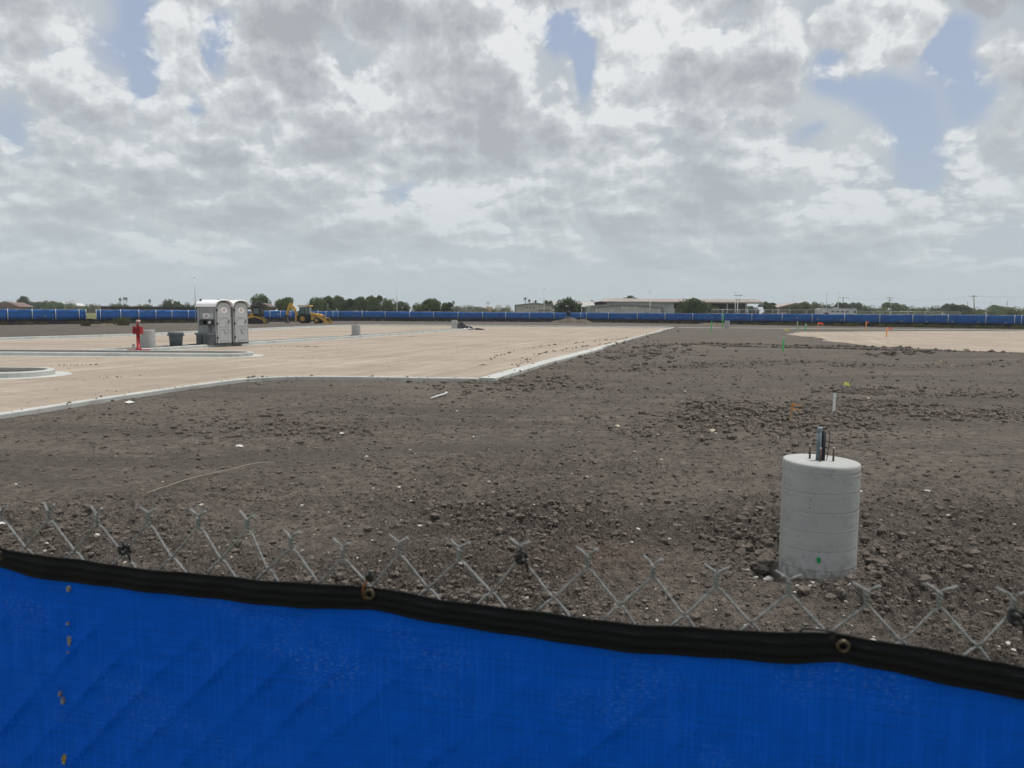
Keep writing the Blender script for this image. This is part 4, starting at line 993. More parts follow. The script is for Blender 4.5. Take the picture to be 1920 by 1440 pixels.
# ================================================================ machines
YEL = mat('machine_yellow', (.62, .37, .07), .5, var=.15, vscale=2.5, dirt=.3, dscale=2.2, dcol=(.16, .12, .08))
TYRE = mat('tyre_rubber', (.022, .022, .022), .85, var=.3, vscale=4, dirt=.4, dcol=(.10, .09, .075)); IRON = mat('worn_iron', (.09, .075, .065), .6, .4, var=.4, vscale=4)
DGLASS = mat('cab_glass', (.10, .15, .15), .08, spec=.6); BLK = mat('machine_black', (.018, .019, .021), .5, var=.2, vscale=4, dirt=.3, dcol=(.08, .07, .06))
def backhoe():
    """local: +X = forward (loader end), Z up"""
    y = 119.0; t = thing('backhoe_loader', 'dusty yellow backhoe loader with folded digging arm', 'backhoe', (gx(575, y), y+1, -.05), math.radians(-6))
    def wheel(x, yy, r, w):
        q = MB().wheel((x, yy, r), r, w, 26).build('wheel', TYRE, t)
        s = -1 if yy < 0 else 1
        m = MB(); m.lathe([(r*.56, -.02), (r*.50, .06), (r*.30, .02), (r*.14, .08), (0, .08)], 18, caps=False); m.xf(Matrix.Translation((x, yy+s*w*.42, r)) @ Matrix.Rotation(math.pi/2*(1 if s < 0 else -1), 4, 'X')); m.build('rim', YEL, q)
        for k in range(18):
            a = 6.283*k/18; MB().box((x+math.cos(a)*r, yy, r+math.sin(a)*r), (.07, w*.9, .07), Matrix.Rotation(-a, 3, 'Y')).build('lug', TYRE, q)
    for s in (-1, 1): wheel(-.55, s*.92, .70, .45); wheel(1.62, s*.88, .44, .32)
    MB().box((.45, 0, .78), (3.4, .85, .42)).build('chassis', BLK, t)
    hood = MB(); hood.prism([(.55, .90), (2.05, .90), (2.12, 1.25), (2.0, 1.42), (.55, 1.62)], 'y', -.46, .46); hd = hood.build('hood', YEL, t)
    for k in range(5): MB().box((1.2+k*.16, -.47, 1.15), (.05, .03, .28)).build('grille_slat', BLK, hd)
    MB().tube([(1.15, .1, 1.5), (1.15, .1, 2.0), (1.05, .1, 2.12)], .05, 8).build('exhaust', BLK, t)
    cab = MB(); cab.box((-.45, 0, 1.06), (1.75, 1.35, .16)).box((-.20, -.60, 1.25), (1.1, .22, .36)); cb = cab.build('cab_floor', BLK, t)
    for s in (-1, 1):
        for xa, xb in ((-1.28, -1.12), (-.35, -.35), (.42, .22)): MB().tube([(xa, s*.66, 1.1), (xb, s*.64, 2.58)], .05, 6).build('cab_post', BLK, t)
        MB().prism([(-1.22, 1.25), (-.40, 1.45), (-.40, 2.50), (-1.12, 2.50)], 'y', s*.645-.012, s*.645+.012).build('window', DGLASS, t)
        MB().prism([(-.30, 1.45), (.36, 1.35), (.23, 2.50), (-.30, 2.50)], 'y', s*.645-.012, s*.645+.012).build('window', DGLASS, t)
        f = MB(); pts = [(-.55+.80*math.cos(a), .70+.80*math.sin(a)) for a in np.linspace(2.9, .15, 12)]+[(-.55+.74*math.cos(a), .70+.74*math.sin(a)) for a in np.linspace(.15, 2.9, 12)]
        f.prism(pts, 'y', s*.70, s*1.16).build('fender', BLK, t)
    MB().box((.31, 0, 1.95), (.03, 1.22, 1.1), Matrix.Rotation(-.1, 3, 'Y')).build('windscreen', DGLASS, t)
    MB().box((-1.19, 0, 1.95), (.03, 1.22, 1.1), Matrix.Rotation(.09, 3, 'Y')).build('rear_window', DGLASS, t)
    rf = MB(); rf.prism([(-1.45, 2.58), (.50, 2.58), (.52, 2.66), (.42, 2.76), (-1.30, 2.76), (-1.45, 2.68)], 'y', -.74, .74).build('roof', YEL, t)
    MB().box((-.6, .2, 1.45), (.5, .5, .5)).build('seat', BLK, t)
    # loader
    for s in (-1, 1):
        MB().prism([(.45, 1.42), (.70, 1.62), (1.55, 1.45), (2.45, .75), (2.85, .38), (2.68, .28), (2.25, .62), (1.45, 1.20)], 'y', s*.62-.06, s*.62+.06).build('loader_arm', YEL, t)
        MB().tube([(.9, s*.62, .95), (1.7, s*.62, 1.25)], .05, 8).build('lift_cylinder', STEEL, t)
        MB().tube([(1.5, s*.50, 1.45), (2.3, s*.50, 1.25), (2.75, s*.5, .75)], .045, 6).build('tilt_link', YEL, t)
    bk = MB(); prof = [(2.78, .90), (2.86, .95), (3.05, .80), (2.90, .42), (3.0, .12), (3.55, .02), (3.60, .06), (3.62, .0), (2.95, .0), (2.76, .32)]
    bk.prism(prof, 'y', -1.05, 1.05).build('loader_bucket', mat('bucket_iron', (.20, .13, .05), .6, .2, var=.6, vscale=2.5, col2=(.06, .05, .045)), t)
    for s in (-1, 1): MB().prism([(2.80, .92), (3.05, .80), (3.45, .10), (3.55, .02), (2.95, .0), (2.78, .32)], 'y', s*1.05-.02, s*1.05+.02).build('bucket_cheek', YEL, t)
    # digging arm behind
    MB().box((-1.55, 0, .85), (.32, 1.5, .62)).build('swing_frame', BLK, t)
    MB().prism([(-1.62, .55), (-1.42, .62), (-1.55, 1.2), (-2.05, 2.30), (-2.60, 2.92), (-2.92, 2.92), (-2.92, 2.66), (-2.35, 2.02), (-1.90, 1.1)], 'y', -.16, .16).build('boom', YEL, t)
    MB().tube([(-1.58, 0, 1.35), (-2.0, 0, 2.05)], .06, 8).build('boom_cylinder', STEEL, t)
    MB().prism([(-2.66, 3.12), (-2.92, 3.16), (-3.15, 2.85), (-3.62, 1.35), (-3.50, 1.18), (-3.32, 1.28), (-2.70, 2.80)], 'y', -.12, .12).build('stick', YEL, t)
    MB().tube([(-2.95, 0, 3.02), (-3.45, 0, 1.75)], .055, 8).build('stick_cylinder', STEEL, t)
    MB().prism([(-3.30, 1.28), (-3.62, 1.35), (-3.78, .95), (-3.92, .50), (-3.85, .18), (-3.52, .06), (-3.20, .05), (-3.30, .42), (-3.42, .9)], 'y', -.32, .32).build('digging_bucket', IRON, t)
    for k in range(4): MB().box((-3.20, -.24+k*.16, .02), (.07, .05, .16), Matrix.Rotation(.5, 3, 'Y')).build('bucket_tooth', IRON, t)
    for s in (-1, 1):
        MB().box((-1.62, s*.98, .78), (.18, .18, 1.05)).build('stabiliser', YEL, t); MB().box((-1.62, s*.98, .24), (.5, .36, .06)).build('stabiliser_pad', BLK, t)
    MB().box((.95, -.58, .72), (.62, .22, .34)).build('fuel_tank', YEL, t)
    return t
backhoe()
def track_loader():
    y = 112.0; t = thing('track_loader', 'yellow and black compact track loader with arms raised and bucket tipped', 'track loader', (gx(484, y), y, -.05), math.radians(-10))
    for s in (-1, 1):
        pts = [(-1.05+.36*math.cos(a), .38+.36*math.sin(a)) for a in np.linspace(1.57, 4.71, 8)]+[(.75+.30*math.cos(a), .34+.30*math.sin(a)) for a in np.linspace(-1.4, 1.2, 8)]+[(-.1, .92)]
        tr = MB().prism(pts, 'y', s*.78-.20, s*.78+.20).build('track', TYRE, t)
        for k in range(4): MB().wheel((-.9+k*.5, s*.99, .26), .17, .06, 14).build('roller', BLK, tr)
        MB().prism([(-1.35, 1.10), (-.9, 1.25), (.4, .95), (1.35, .42), (1.48, .20), (1.22, .16), (.2, .72), (-1.3, .85)], 'y', s*.54-.05, s*.54+.05).build('side_frame', YEL, t)
        MB().prism([(-1.45, 2.15), (-1.25, 2.35), (.15, 3.20), (.42, 3.16), (.52, 2.98), (.18, 2.94), (-1.0, 2.10), (-1.3, 1.95)], 'y', s*.70-.07, s*.70+.07).build('lift_arm', mat('arm_pale', (.10, .105, .11), .5, var=.3, vscale=2), t)
        MB().prism([(.15, 3.20), (.42, 3.16), (1.30, 2.62), (1.35, 2.40), (1.20, 2.36), (.15, 2.94)], 'y', s*.62-.06, s*.62+.06).build('arm_elbow', BLK, t)
        MB().tube([(-1.25, s*.70, 1.1), (-1.38, s*.70, 2.15)], .06, 8).build('lift_cylinder', STEEL, t)
        MB().tube([(-.4, s*.66, 1.15), (-.95, s*.70, 2.25)], .05, 8).build('control_link', YEL, t)
        MB().tube([(.40, s*.3, 2.95), (1.20, s*.3, 2.70)], .05, 8).build('tilt_cylinder', STEEL, t)
    MB().box((-1.0, 0, 1.12), (.95, 1.1, .75)).build('engine_cover', YEL, t); MB().box((-1.49, 0, 1.15), (.04, .7, .45)).build('grille', BLK, t)
    MB().box((-1.12, -.57, 1.18), (.3, .03, .34)).build('vent', BLK, t)
    c = MB(); c.prism([(-.72, 1.10), (.55, 1.05), (.72, 1.45), (.50, 2.30), (.40, 2.42), (-.62, 2.42), (-.78, 2.2)], 'y', -.50, .50).build('cab', BLK, t)
    MB().prism([(-.48, 1.45), (.42, 1.45), (.36, 2.20), (-.48, 2.20)], 'y', -.515, -.503).build('side_window', DGLASS, t)
    MB().box((-.10, 0, 2.45), (1.15, 1.08, .06)).build('cab_roof', BLK, t)
    MB().prism([(1.05, 2.80), (1.20, 2.95), (2.28, 2.52), (2.35, 2.42), (2.18, 1.95), (2.10, 1.96), (2.12, 2.30), (1.60, 2.42), (1.10, 2.42)], 'y', -.9, .9).build('bucket', mat('bucket_grey', (.17, .145, .125), .6, .3, var=.5, vscale=3), t)
    MB().box((-1.35, -.62, .52), (.62, .06, .56), Matrix.Rotation(.12, 3, 'Y')).build('rear_door', mat('pale_yellow', (.55, .38, .12), .5, var=.4, vscale=5), t)
    MB().box((-1.38, -.66, .55), (.12, .03, .28)).build('door_vent', BLK, t)
    MB().box((1.38, 0, .35), (.22, 1.0, .38)).build('coupler', IRON, t)
track_loader()

# ================================================================ the blue site fence round the far edge
FA, FB, FC, FD, FE = Vector((-74,68,0)), Vector((-61.6,93,0)), Vector((-32.0,153.5,0)), Vector((15,156,0)), Vector((80,104,0))
def on_line(px, A, B):
    r = ray(px, horizon(px)); d = B-A; den = d.x*r.y-d.y*r.x
    t = (-A.x*r.y+A.y*r.x)/den; return A+d*t
def site_fence(label, pxs, A, B, seed, ztop=1.86, flaps=(), tint=None):
    rg = random.Random(seed); pts = [on_line(p, A, B) for p in pxs]; t = thing('site_fence', label, 'fence', pts[0], group='blue screened fence runs')
    o = t.location; d = (B-A).normalized(); nrm = Vector((d.y, -d.x, 0))
    if nrm.y > 0: nrm = -nrm
    for i, p in enumerate(pts):
        MB().tube([p-o+Vector((0, 0, -.2)), p-o+Vector((0, 0, ztop+.06))], .042, 8).build('post', GALV, t)
    for i, (a, b) in enumerate(zip(pts[:-1], pts[1:])):
        n = 10; vs = []; fs = []; sag = rg.uniform(.0, .10); sagb = rg.uniform(0, .05)
        for k in range(n+1):
            u = k/n; q = a+(b-a)*u-o; s4 = 4*u*(1-u); belly = .03*s4*math.sin(u*9+i)
            for zz in (.50+sagb*s4, 1.0, 1.5, ztop-sag*s4):
                vs.append((q.x+nrm.x*(-.06+belly), q.y+nrm.y*(-.06+belly), zz+rg.uniform(-.006, .006)))
        for k in range(n):
            for j in range(3): c = k*4+j; fs.append((c, c+4, c+5, c+1))
        m = MB(); m.add(vs, fs, True); pn = m.build('screen_panel', FARBLUE, t); md = pn.modifiers.new('thickness', 'SOLIDIFY'); md.thickness = .006
        MB().tube([a-o+Vector((0, 0, ztop)), b-o+Vector((0, 0, ztop-.0))], .014, 5).build('tension_wire', GALV, t)
    for px, z, w, kind in flaps:
        q = on_line(px, A, B)-o+nrm*.115; rgt = d if d.x > 0 else -d; m = MB()
        pl = [(-w, 0), (-w*.3, .07), (0, .16), (w*.35, .06), (w, -.01), (.2*w, -.05)] if kind != 'moon' else [(-w, .06), (-w*.5, .0), (w*.5, .0), (w, .06), (w*.5, .05), (-w*.5, .05)]
        m.prism(pl, 'z', 0, .02).xf(Matrix.Translation(q+Vector((0, 0, z))) @ Matrix((rgt, Vector((0, 0, 1)), nrm)).transposed().to_4x4()); m.build('wind_flap', {'w': mat('flap_white', (.6, .6, .58), .8), 'y': mat('flap_yellow', (.55, .42, .10), .8)}.get(kind, mat('flap_tan', (.30, .27, .21), .9)), t)
    return t
L0, L1 = FB, FC
site_fence('blue screened fence run at far left, ending at the open gap', [-60,-30,14,60,104,148,161], L0, L1, 1, 1.84, [(82,.9,.12,'t')])
site_fence('blue screened fence run between the gap and the corner behind the loaders', [180,188,226,260,292,322,353,383,411,437,461,484,506,526,545,563,580,596,611,624,634], L0, L1, 2, 1.84, [(521,1.25,.35,'y'),(541,1.2,.35,'y'),(466,1.2,.2,'w')])
site_fence('blue screened fence run along the back behind the black plastic heap', [634,679,722,768,813,859,905,948,993,1039,1089,1100], L1, FD, 3, 1.86, [(664,.95,.28,'t'),(708,.85,.14,'t'),(981,.85,.18,'t'),(1062,1.1,.3,'t'),(1083,.9,.14,'t')])
site_fence('blue screened fence run on the right, in front of the sheds and trailer', [1100,1141,1195,1247,1299,1354,1410,1467,1523,1584,1650,1712,1778,1849,1903,1916,1990], FD, FE, 4, 1.86,
           [(1176,.85,.2,'t'),(1232,.9,.2,'t'),(1272,1.1,.14,'t'),(1322,1.1,.16,'t'),(1336,1.1,.10,'w'),(1383,1.1,.13,'t'),(1430,1.15,.16,'t'),(1496,1.2,.12,'w'),(1534,1.0,.2,'t'),(1578,.9,.25,'t'),(1691,.85,.25,'t'),(1738,.8,.25,'t'),(1787,.8,.22,'t'),(1836,.75,.22,'t'),(1886,.75,.22,'t'),(1645,1.3,.3,'moon')])
def silt(label, A, B, pa, pb, seed):
    a, b = on_line(pa, A, B), on_line(pb, A, B); t = thing('silt_fence', label, 'silt fence', a, group='black silt fences'); d = (b-a); L = d.length; d.normalize(); nrm = Vector((d.y, -d.x, 0))
    if nrm.y > 0: nrm = -nrm
    rg = random.Random(seed); n = int(L/1.2); vs = []; fs = []
    for k in range(n+1):
        q = d*(L*k/n)+nrm*(.75+.12*math.sin(k*.7)); h = .62+rg.uniform(-.09, .06)
        vs += [(q.x, q.y, -.12), (q.x-nrm.x*.05, q.y-nrm.y*.05, h*.55), (q.x, q.y, h)]
    for k in range(n):
        for j in range(2): fs.append((k*3+j, k*3+3+j, k*3+4+j, k*3+1+j))
    m = MB(); m.add(vs, fs); o = m.build('cloth', SILT, t); md = o.modifiers.new('thickness', 'SOLIDIFY'); md.thickness = .01
    for k in range(0, n+1, 2):
        q = Vector(vs[k*3]); MB().box((q.x-nrm.x*.09, q.y-nrm.y*.09, .25), (.04, .04, .9)).build('stake', mat('grey_wood', (.22, .19, .15), .9), t)
silt('black silt fence along the foot of the left fence', L0, L1, -60, 634, 1)
silt('black silt fence along the foot of the back fence', L1, FD, 636, 1098, 2)
silt('black silt fence along the foot of the right fence', FD, FE, 1102, 1985, 3)

# ================================================================ trees and plants beyond the fence
ORD = 'first second third fourth fifth sixth seventh eighth ninth tenth eleventh twelfth thirteenth fourteenth fifteenth sixteenth seventeenth eighteenth'.split()
BARK = mat('bark', (.085, .07, .055), .9, var=.3, vscale=6)
def leaf_mat(name, a, b, c):
    m, N, p, pos = custom(name)
    n = N.noise(pos, .9, 5, .65); col = N.mix(N.ramp(n, .35, .65), a, b)
    col = N.mix(N.ramp(N.noise(pos, 6.0, 3, .6), .5, .75, 0, .6), col, c)
    N.put(p.inputs['Base Color'], col); p.inputs['Roughness'].default_value = .75; p.inputs['Specular IOR Level'].default_value = .15
    nt = m.node_tree; outn = [q for q in nt.nodes if q.type == 'OUTPUT_MATERIAL'][0]
    tr = N.n('ShaderNodeBsdfTranslucent'); N.put(tr.inputs[0], col); mx = N.n('ShaderNodeMixShader'); mx.inputs[0].default_value = .35
    nt.links.new(p.outputs[0], mx.inputs[1]); nt.links.new(tr.outputs[0], mx.inputs[2]); nt.links.new(mx.outputs[0], outn.inputs[0]); return m
LEAF = [leaf_mat('leaf_mid', (.088, .130, .044), (.115, .155, .058), (.064, .098, .034)), leaf_mat('leaf_dark', (.066, .094, .042), (.086, .116, .050), (.046, .070, .032)),
        leaf_mat('leaf_pale', (.145, .165, .085), (.175, .185, .100), (.11, .13, .065)), leaf_mat('leaf_bright', (.150, .175, .060), (.125, .155, .055), (.09, .12, .04))]
WEED = leaf_mat('weed_leaf', (.115, .120, .060), (.085, .100, .045), (.15, .13, .075))
def crown_mesh(seed, w, h, z0, nclump, nleaf, leaf, squash=1.0):
    """leaf-sized faces gathered in clumps through an uneven crown (unit: metres)"""
    rg = np.random.default_rng(seed); C = []
    while len(C) < nclump:
        q = rg.uniform(-1, 1, 3)
        if q @ q < 1 and (q @ q) > .12: C.append(q*np.array([w/2*.86, w/2*.86, h/2*.86])+np.array([0, 0, z0+h/2]))
    C = np.array(C); rad = rg.uniform(.13, .24, nclump)*w*rg.choice([.8, 1, 1.25], nclump); top = (C[:, 2]-z0)/h
    k = rg.integers(0, nclump, nleaf); d = rg.normal(0, 1, (nleaf, 3)); d /= np.linalg.norm(d, axis=1)[:, None]
    pos = C[k]+d*(rad[k]*rg.uniform(.45, 1.05, nleaf)**.6)[:, None]*np.array([1, 1, .72])
    nrm = d+rg.normal(0, .7, (nleaf, 3))+np.array([0, 0, .4]); nrm /= np.linalg.norm(nrm, axis=1)[:, None]
    a = np.cross(nrm, rg.normal(0, 1, (nleaf, 3))); a /= np.linalg.norm(a, axis=1)[:, None]; b = np.cross(nrm, a)
    s = leaf*rg.uniform(.6, 1.35, nleaf)[:, None]
    V = np.stack([pos-a*s-b*s*.5, pos+a*s*.2-b*s*.7, pos+a*s+b*s*.3, pos-a*s*.1+b*s*.75], 1)
    return V.reshape(-1, 3), np.arange(nleaf*4).reshape(-1, 4), C
TPROTO = {}
def tree_meshes(kind):
    """a unit-height prototype: (trunk mesh, crown mesh)"""
    if kind in TPROTO: return TPROTO[kind]
    fam, seed, li = kind; H = 8.0
    w, z0, h, nc, nl, lf = {'oak': (9.5, 2.0, 6.0, 34, 6500, .24), 'round': (8.5, 1.2, 6.8, 28, 5600, .24), 'scrub': (10.5, .3, 6.2, 26, 3800, .30), 'mesquite': (11.0, 2.4, 5.6, 30, 6200, .22), 'tall': (6.0, 1.2, 6.8, 20, 3000, .24)}[fam]
    V, Q, C = crown_mesh(seed, w, h, z0, nc, nl, lf)
    o = big_mesh('crown', V, Q, mat=LEAF[li], smooth=False); cm = o.data; bpy.data.objects.remove(o)
    m = MB(); rg = random.Random(seed); m.tube([(0, 0, -.3), (.05, 0, .6), (.15*rg.uniform(-1, 1), .1, z0+.3), (.25*rg.uniform(-1, 1), .1, z0+h*.35)], [.32, .26, .20, .12], 8)
    for c in C[::3]:
        m.tube([(.05, .05, z0*.7), (c[0]*.45, c[1]*.45, z0+.2*h), tuple(c)], [.14, .09, .03], 5, caps=False)
    TPROTO[kind] = (m.mesh('trunk', BARK), cm); return TPROTO[kind]
def tree(px, top_py, w_px, y, kind, label, group=None, zb=-.05):
    tm, cm = tree_meshes(kind); H = zat(px, top_py, y)-zb; W = w_px/FPX*y*math.hypot(1, (px-960)/FPX)**0
    bw = max(v.co.x for v in cm.vertices)-min(v.co.x for v in cm.vertices) if 'w' not in cm else cm['w']; cm['w'] = bw
    bh = max(v.co.z for v in cm.vertices) if 'h' not in cm else cm['h']; cm['h'] = bh
    t = thing('tree', label, 'tree', (gx(px, y), y, zb), rnd.uniform(0, 6.28), group)
    t.scale = (W/bw*1.02, W/bw*1.02, H/bh)
    for nm, me in (('trunk', tm), ('crown', cm)):
        o = bpy.data.objects.new(nm, me); scene.collection.objects.link(o); o.parent = t
    return t
tree(488, 550, 46, 176, ('oak', 1, 0), 'rounded green tree directly behind the raised track loader bucket')
tree(536, 556, 38, 186, ('round', 2, 0), 'green tree behind the backhoe digging arm')
for k, (px, ty, w, kd) in enumerate(((592,556,34,('oak',1,0)),(612,554,36,('round',2,0)),(634,553,36,('oak',4,0)),(655,559,34,('round',5,1)),(676,555,34,('oak',4,0)),(703,553,40,('round',5,0)),(728,558,34,('oak',1,0)),(752,564,30,('round',2,1)))):
    tree(px, ty, w, 192+6*(k % 3), kd, ORD[k]+' leafy tree from the left in the grove between backhoe and tall pole', 'trees in the grove behind the backhoe')
tree(786, 566, 40, 182, ('scrub', 6, 0), 'low spreading green tree just right of the pole behind the back fence')
tree(808, 558, 42, 178, ('oak', 4, 0), 'taller dark green tree at the end of the grove')
tree(838, 566, 30, 182, ('round', 5, 1), 'small dark tree last in the grove, beside the open view')
tree(1065, 559, 50, 178, ('round', 2, 1), 'bushy dark green tree in front of the pale long shed')
tree(1303, 557, 64, 150, ('mesquite', 7, 1), 'broad dark mesquite tree in front of the big open shed')
tree(1340, 574, 18, 168, ('round', 5, 3), 'small bright green bush by the mesquite tree')
tree(1409, 573, 24, 186, ('round', 2, 1), 'small round tree by the open shed, above the white car')
tree(1442, 571, 30, 178, ('round', 5, 1), 'rounded dark tree covering the arched carport')
tree(1437, 564, 9, 215, ('tall', 9, 1), 'narrow dark cypress sticking up beside the shed end')
tree(1492, 571, 36, 182, ('mesquite', 7, 1), 'spreading dark tree in front of the low house')
tree(1503, 565, 42, 196, ('round', 2, 2), 'paler rounded tree behind the low house roof')
tree(1521, 578, 22, 172, ('scrub', 6, 1), 'low bush beside the trailer nose')
for k, (px, ty, w, kd) in enumerate(((1531,565,26,('oak',1,2)),(1552,568,30,('scrub',6,1)),(1578,566,34,('round',5,1)),(1602,566,32,('oak',4,1)),(1625,571,34,('scrub',6,0)),(1648,573,32,('scrub',8,3)),(1660,566,16,('tall',9,0)),(1680,567,32,('round',2,0)),(1704,573,30,('scrub',8,0)),(1728,574,34,('scrub',6,3)),(1752,572,32,('scrub',8,1)),
        (1778,568,30,('oak',4,1)),(1797,570,34,('round',5,1)),(1822,575,34,('scrub',6,0)),(1850,575,36,('scrub',8,0)),(1868,571,30,('round',2,0)),(1896,573,34,('scrub',6,3)),(1925,574,36,('scrub',8,0)))):
    tree(px, ty, w*1.15, 300+15*(k % 4), kd, ORD[k]+' tree from the left in the horizon row that starts behind the trailer', 'tree row on the right horizon')
tree(45, 554, 24, 330, ('oak', 4, 1), 'tallest dark tree on the far left horizon')
for k, (px, ty, w, kd) in enumerate(((10,563,40,('scrub',6,1)),(28,566,34,('scrub',8,0)),(66,565,30,('round',5,1)),(86,562,34,('scrub',6,0)),(103,564,30,('round',2,0)))):
    tree(px, ty, w, 340+14*(k % 3), kd, 'green tree among those around the brown roof on the far left', 'trees near the far left roof')
for k in range(26):
    px = 112+k*10.2; ty = 570-3*math.sin(k*1.3)-1.5*math.sin(k*.7)
    tree(px, ty, 20+6*math.sin(k*2.1), 420+20*(k % 5), ('scrub', (6, 8)[k % 2], (2, 0, 2)[k % 3]), 'pale low scrub tree in the distant line behind the left fence', 'distant scrub line on the left')
tree(316, 560, 26, 300, ('oak', 1, 1), 'grey-green tree left of the pole by the toilets'); tree(333, 564, 16, 296, ('round', 5, 0), 'small green tree between the grey-green one and the pole')
tree(348, 566, 26, 285, ('scrub', 8, 1), 'dark green bush just behind the toilets on the left')
for k, (px, ty, w, y) in enumerate(((858,572,40,520),(885,571,44,540),(905,575,30,420),(928,577,26,380),(948,575,30,430),(950,581,22,260),(900,584,26,240))):
    tree(px, ty, w, y, ('scrub', (6, 8)[k % 2], 2), ORD[k]+' of the low hazy bushes on open ground left of the pale shed', 'bushes left of the pale shed')
for k, (px, ty) in enumerate(((1108,562),(1117,565),(1178,553),(1190,557),(1024,562),(1034,563))):
    tree(px, ty, 14 if k not in (2, 3) else 26, 262, ('round', (2, 5)[k % 2], 2 if k < 2 else 1), ('paler tree top left of the hall roof, over the shed wing' if k < 2 else 'dark tree top showing above the middle of the big shed roof' if k < 4 else 'small dark tree top above the pale shed beside its white pole'), 'tree tops above the sheds')
def palm(px, top, y, label, group):
    z = zat(px, top, y); t = thing('palm_tree', label, 'palm tree', (gx(px, y), y, -.05), rnd.uniform(0, 6), group)
    MB().tube([(0, 0, -.2), (.1, 0, z*.5), (0, .1, z-.9)], [.22, .17, .14], 7).build('trunk', mat('palm_trunk', (.17, .15, .13), .9), t)
    vs = []; fs = []; rg = random.Random(int(px))
    for k in range(46):
        a = rg.uniform(0, 6.283); e = rg.uniform(-.9, 1.3); L = rg.uniform(.9, 1.5)*y/400; o = len(vs); w = .16*y/400
        for q in range(4):
            s = q/3; r = L*s*math.cos(e); zz = z-.9+L*s*math.sin(e)-.5*s*s*L; vs += [(r*math.cos(a)-w*math.sin(a)*(1-s*.7), r*math.sin(a)+w*math.cos(a)*(1-s*.7), zz), (r*math.cos(a)+w*math.sin(a)*(1-s*.7), r*math.sin(a)-w*math.cos(a)*(1-s*.7), zz)]
        for q in range(3): fs.append((o+q*2, o+q*2+1, o+q*2+3, o+q*2+2))
    m = MB(); m.add(vs, fs); m.build('crown', LEAF[1], t)
for px, ty in ((226,557),(233.5,556),(237.5,556.5),(281,560)): palm(px, ty, 560, 'tiny distant fan palm on the left horizon', 'fan palms on the left horizon')
for px, ty in ((984.5,555),(992,558),(1004,560)): palm(px, ty, 330, 'thin fan palm rising behind the pale shed gable', 'fan palms behind the pale shed')
for px, ty in ((1064.5,553.5),(1069.5,554)): palm(px, ty, 330, 'fan palm showing over the bushy tree in front of the long shed', 'pair of fan palms over the bushy tree')
palm(850, 563, 600, 'lone tiny palm beyond the end of the grove', None)

# ================================================================ buildings behind the back fence
METAL = mat('pale_metal_siding', (.44, .43, .40), .6, .1, var=.12, vscale=.6, dirt=.25, dscale=.5, dcol=(.28, .25, .22)); GREYM = mat('grey_metal_siding', (.34, .37, .39), .55, .15, var=.14, vscale=.4, dirt=.2, dscale=.3, dcol=(.2, .2, .2))
FRAMEM = mat('grey_frame', (.24, .265, .285), .6, .1, var=.1); RUSTR = mat('weathered_roof', (.30, .255, .225), .75, var=.35, vscale=.18, col2=(.38, .345, .32)); SHADEB = mat('bay_shade', (.012, .013, .016), .9, var=.3, vscale=.5); ROOFW = mat('pale_roof', (.40, .385, .36), .6, var=.15, vscale=.3)
WOOD = mat('pole_wood', (.20, .165, .13), .9, var=.25, vscale=5); DKW = mat('dark_opening', (.03, .032, .035), .6)
def X_(px, y): return gx(px, y)
def Z_(px, py, y): return zat(px, py, y)
def pale_shed():
    y = 206; t = thing('pale_shed', 'pale long metal shed with low gable front and three small square vents', 'shed', (X_(1003, y), y, -.05)); o = t.location
    x0, x1 = X_(967, y)-o.x, X_(1040, y)-o.x; ze, zp = Z_(967, 572.5, y), Z_(1000, 568.8, y)
    w = MB(); w.prism([(x0, 0), (x1, 0), (x1, ze-.1), ((x0+x1)*.5, zp), (x0, ze)], 'y', 0, .25); wl = w.build('front_wall', METAL, t)
    for k in range(15): xx = x0+(x1-x0)*(k+.5)/15; MB().box((xx, -.03, ze*.5), (.09, .05, ze-.2)).build('siding_rib', METAL, wl)
    for px in (988, 993.5, 1000): MB().box((X_(px, y)-o.x, -.06, Z_(px, 576, y)), (.34, .08, .42)).build('vent', mat('vent_grey', (.13, .14, .15), .6), t)
    MB().prism([(x0-.3, ze+.02), ((x0+x1)*.5, zp+.05), (x1+.2, ze-.02), (x1+.2, ze+.16), ((x0+x1)*.5, zp+.25), (x0-.3, ze+.18)], 'y', -.4, 13).build('roof', FRAMEM, t)
    MB().box((x0-.12, 6, ze*.5), (.24, 12, ze)).build('side_wall', DKW, t)
    # long wing to the right
    x2 = X_(1118, y)-o.x; MB().box(((x1+x2)/2, 7.2, 2.0), (x2-x1, .3, 4.0)).build('wing_wall', METAL, t)
    r = MB(); r.prism([(1.5, 3.55), (1.2, 3.45), (9, 4.85), (14, 4.1), (14, 4.3), (9, 5.05)], 'x', x1-.2, x2).build('wing_roof', ROOFW, t)
    for k, px in enumerate((1045, 1055, 1065, 1092, 1100, 1108)):
        MB().tube([(X_(px, y)-o.x, 1.8, 0), (X_(px, y)-o.x, 1.8, 3.5)], .08, 6).build('porch_post', METAL, t)
    for px, w_ in ((1031, .9), (1038, .9)): MB().box((X_(px, y)-o.x+1.8, 7.0, 1.2), (w_, .12, 2.4)).build('door', DKW, t)
    MB().box((X_(1100, y)-o.x, 6.9, 1.9), (X_(1112, y)-X_(1090, y), .2, 2.6)).build('bay_shade_panel', SHADEB, t)  # solid near-black panel paints the shade inside the open bay
pale_shed()
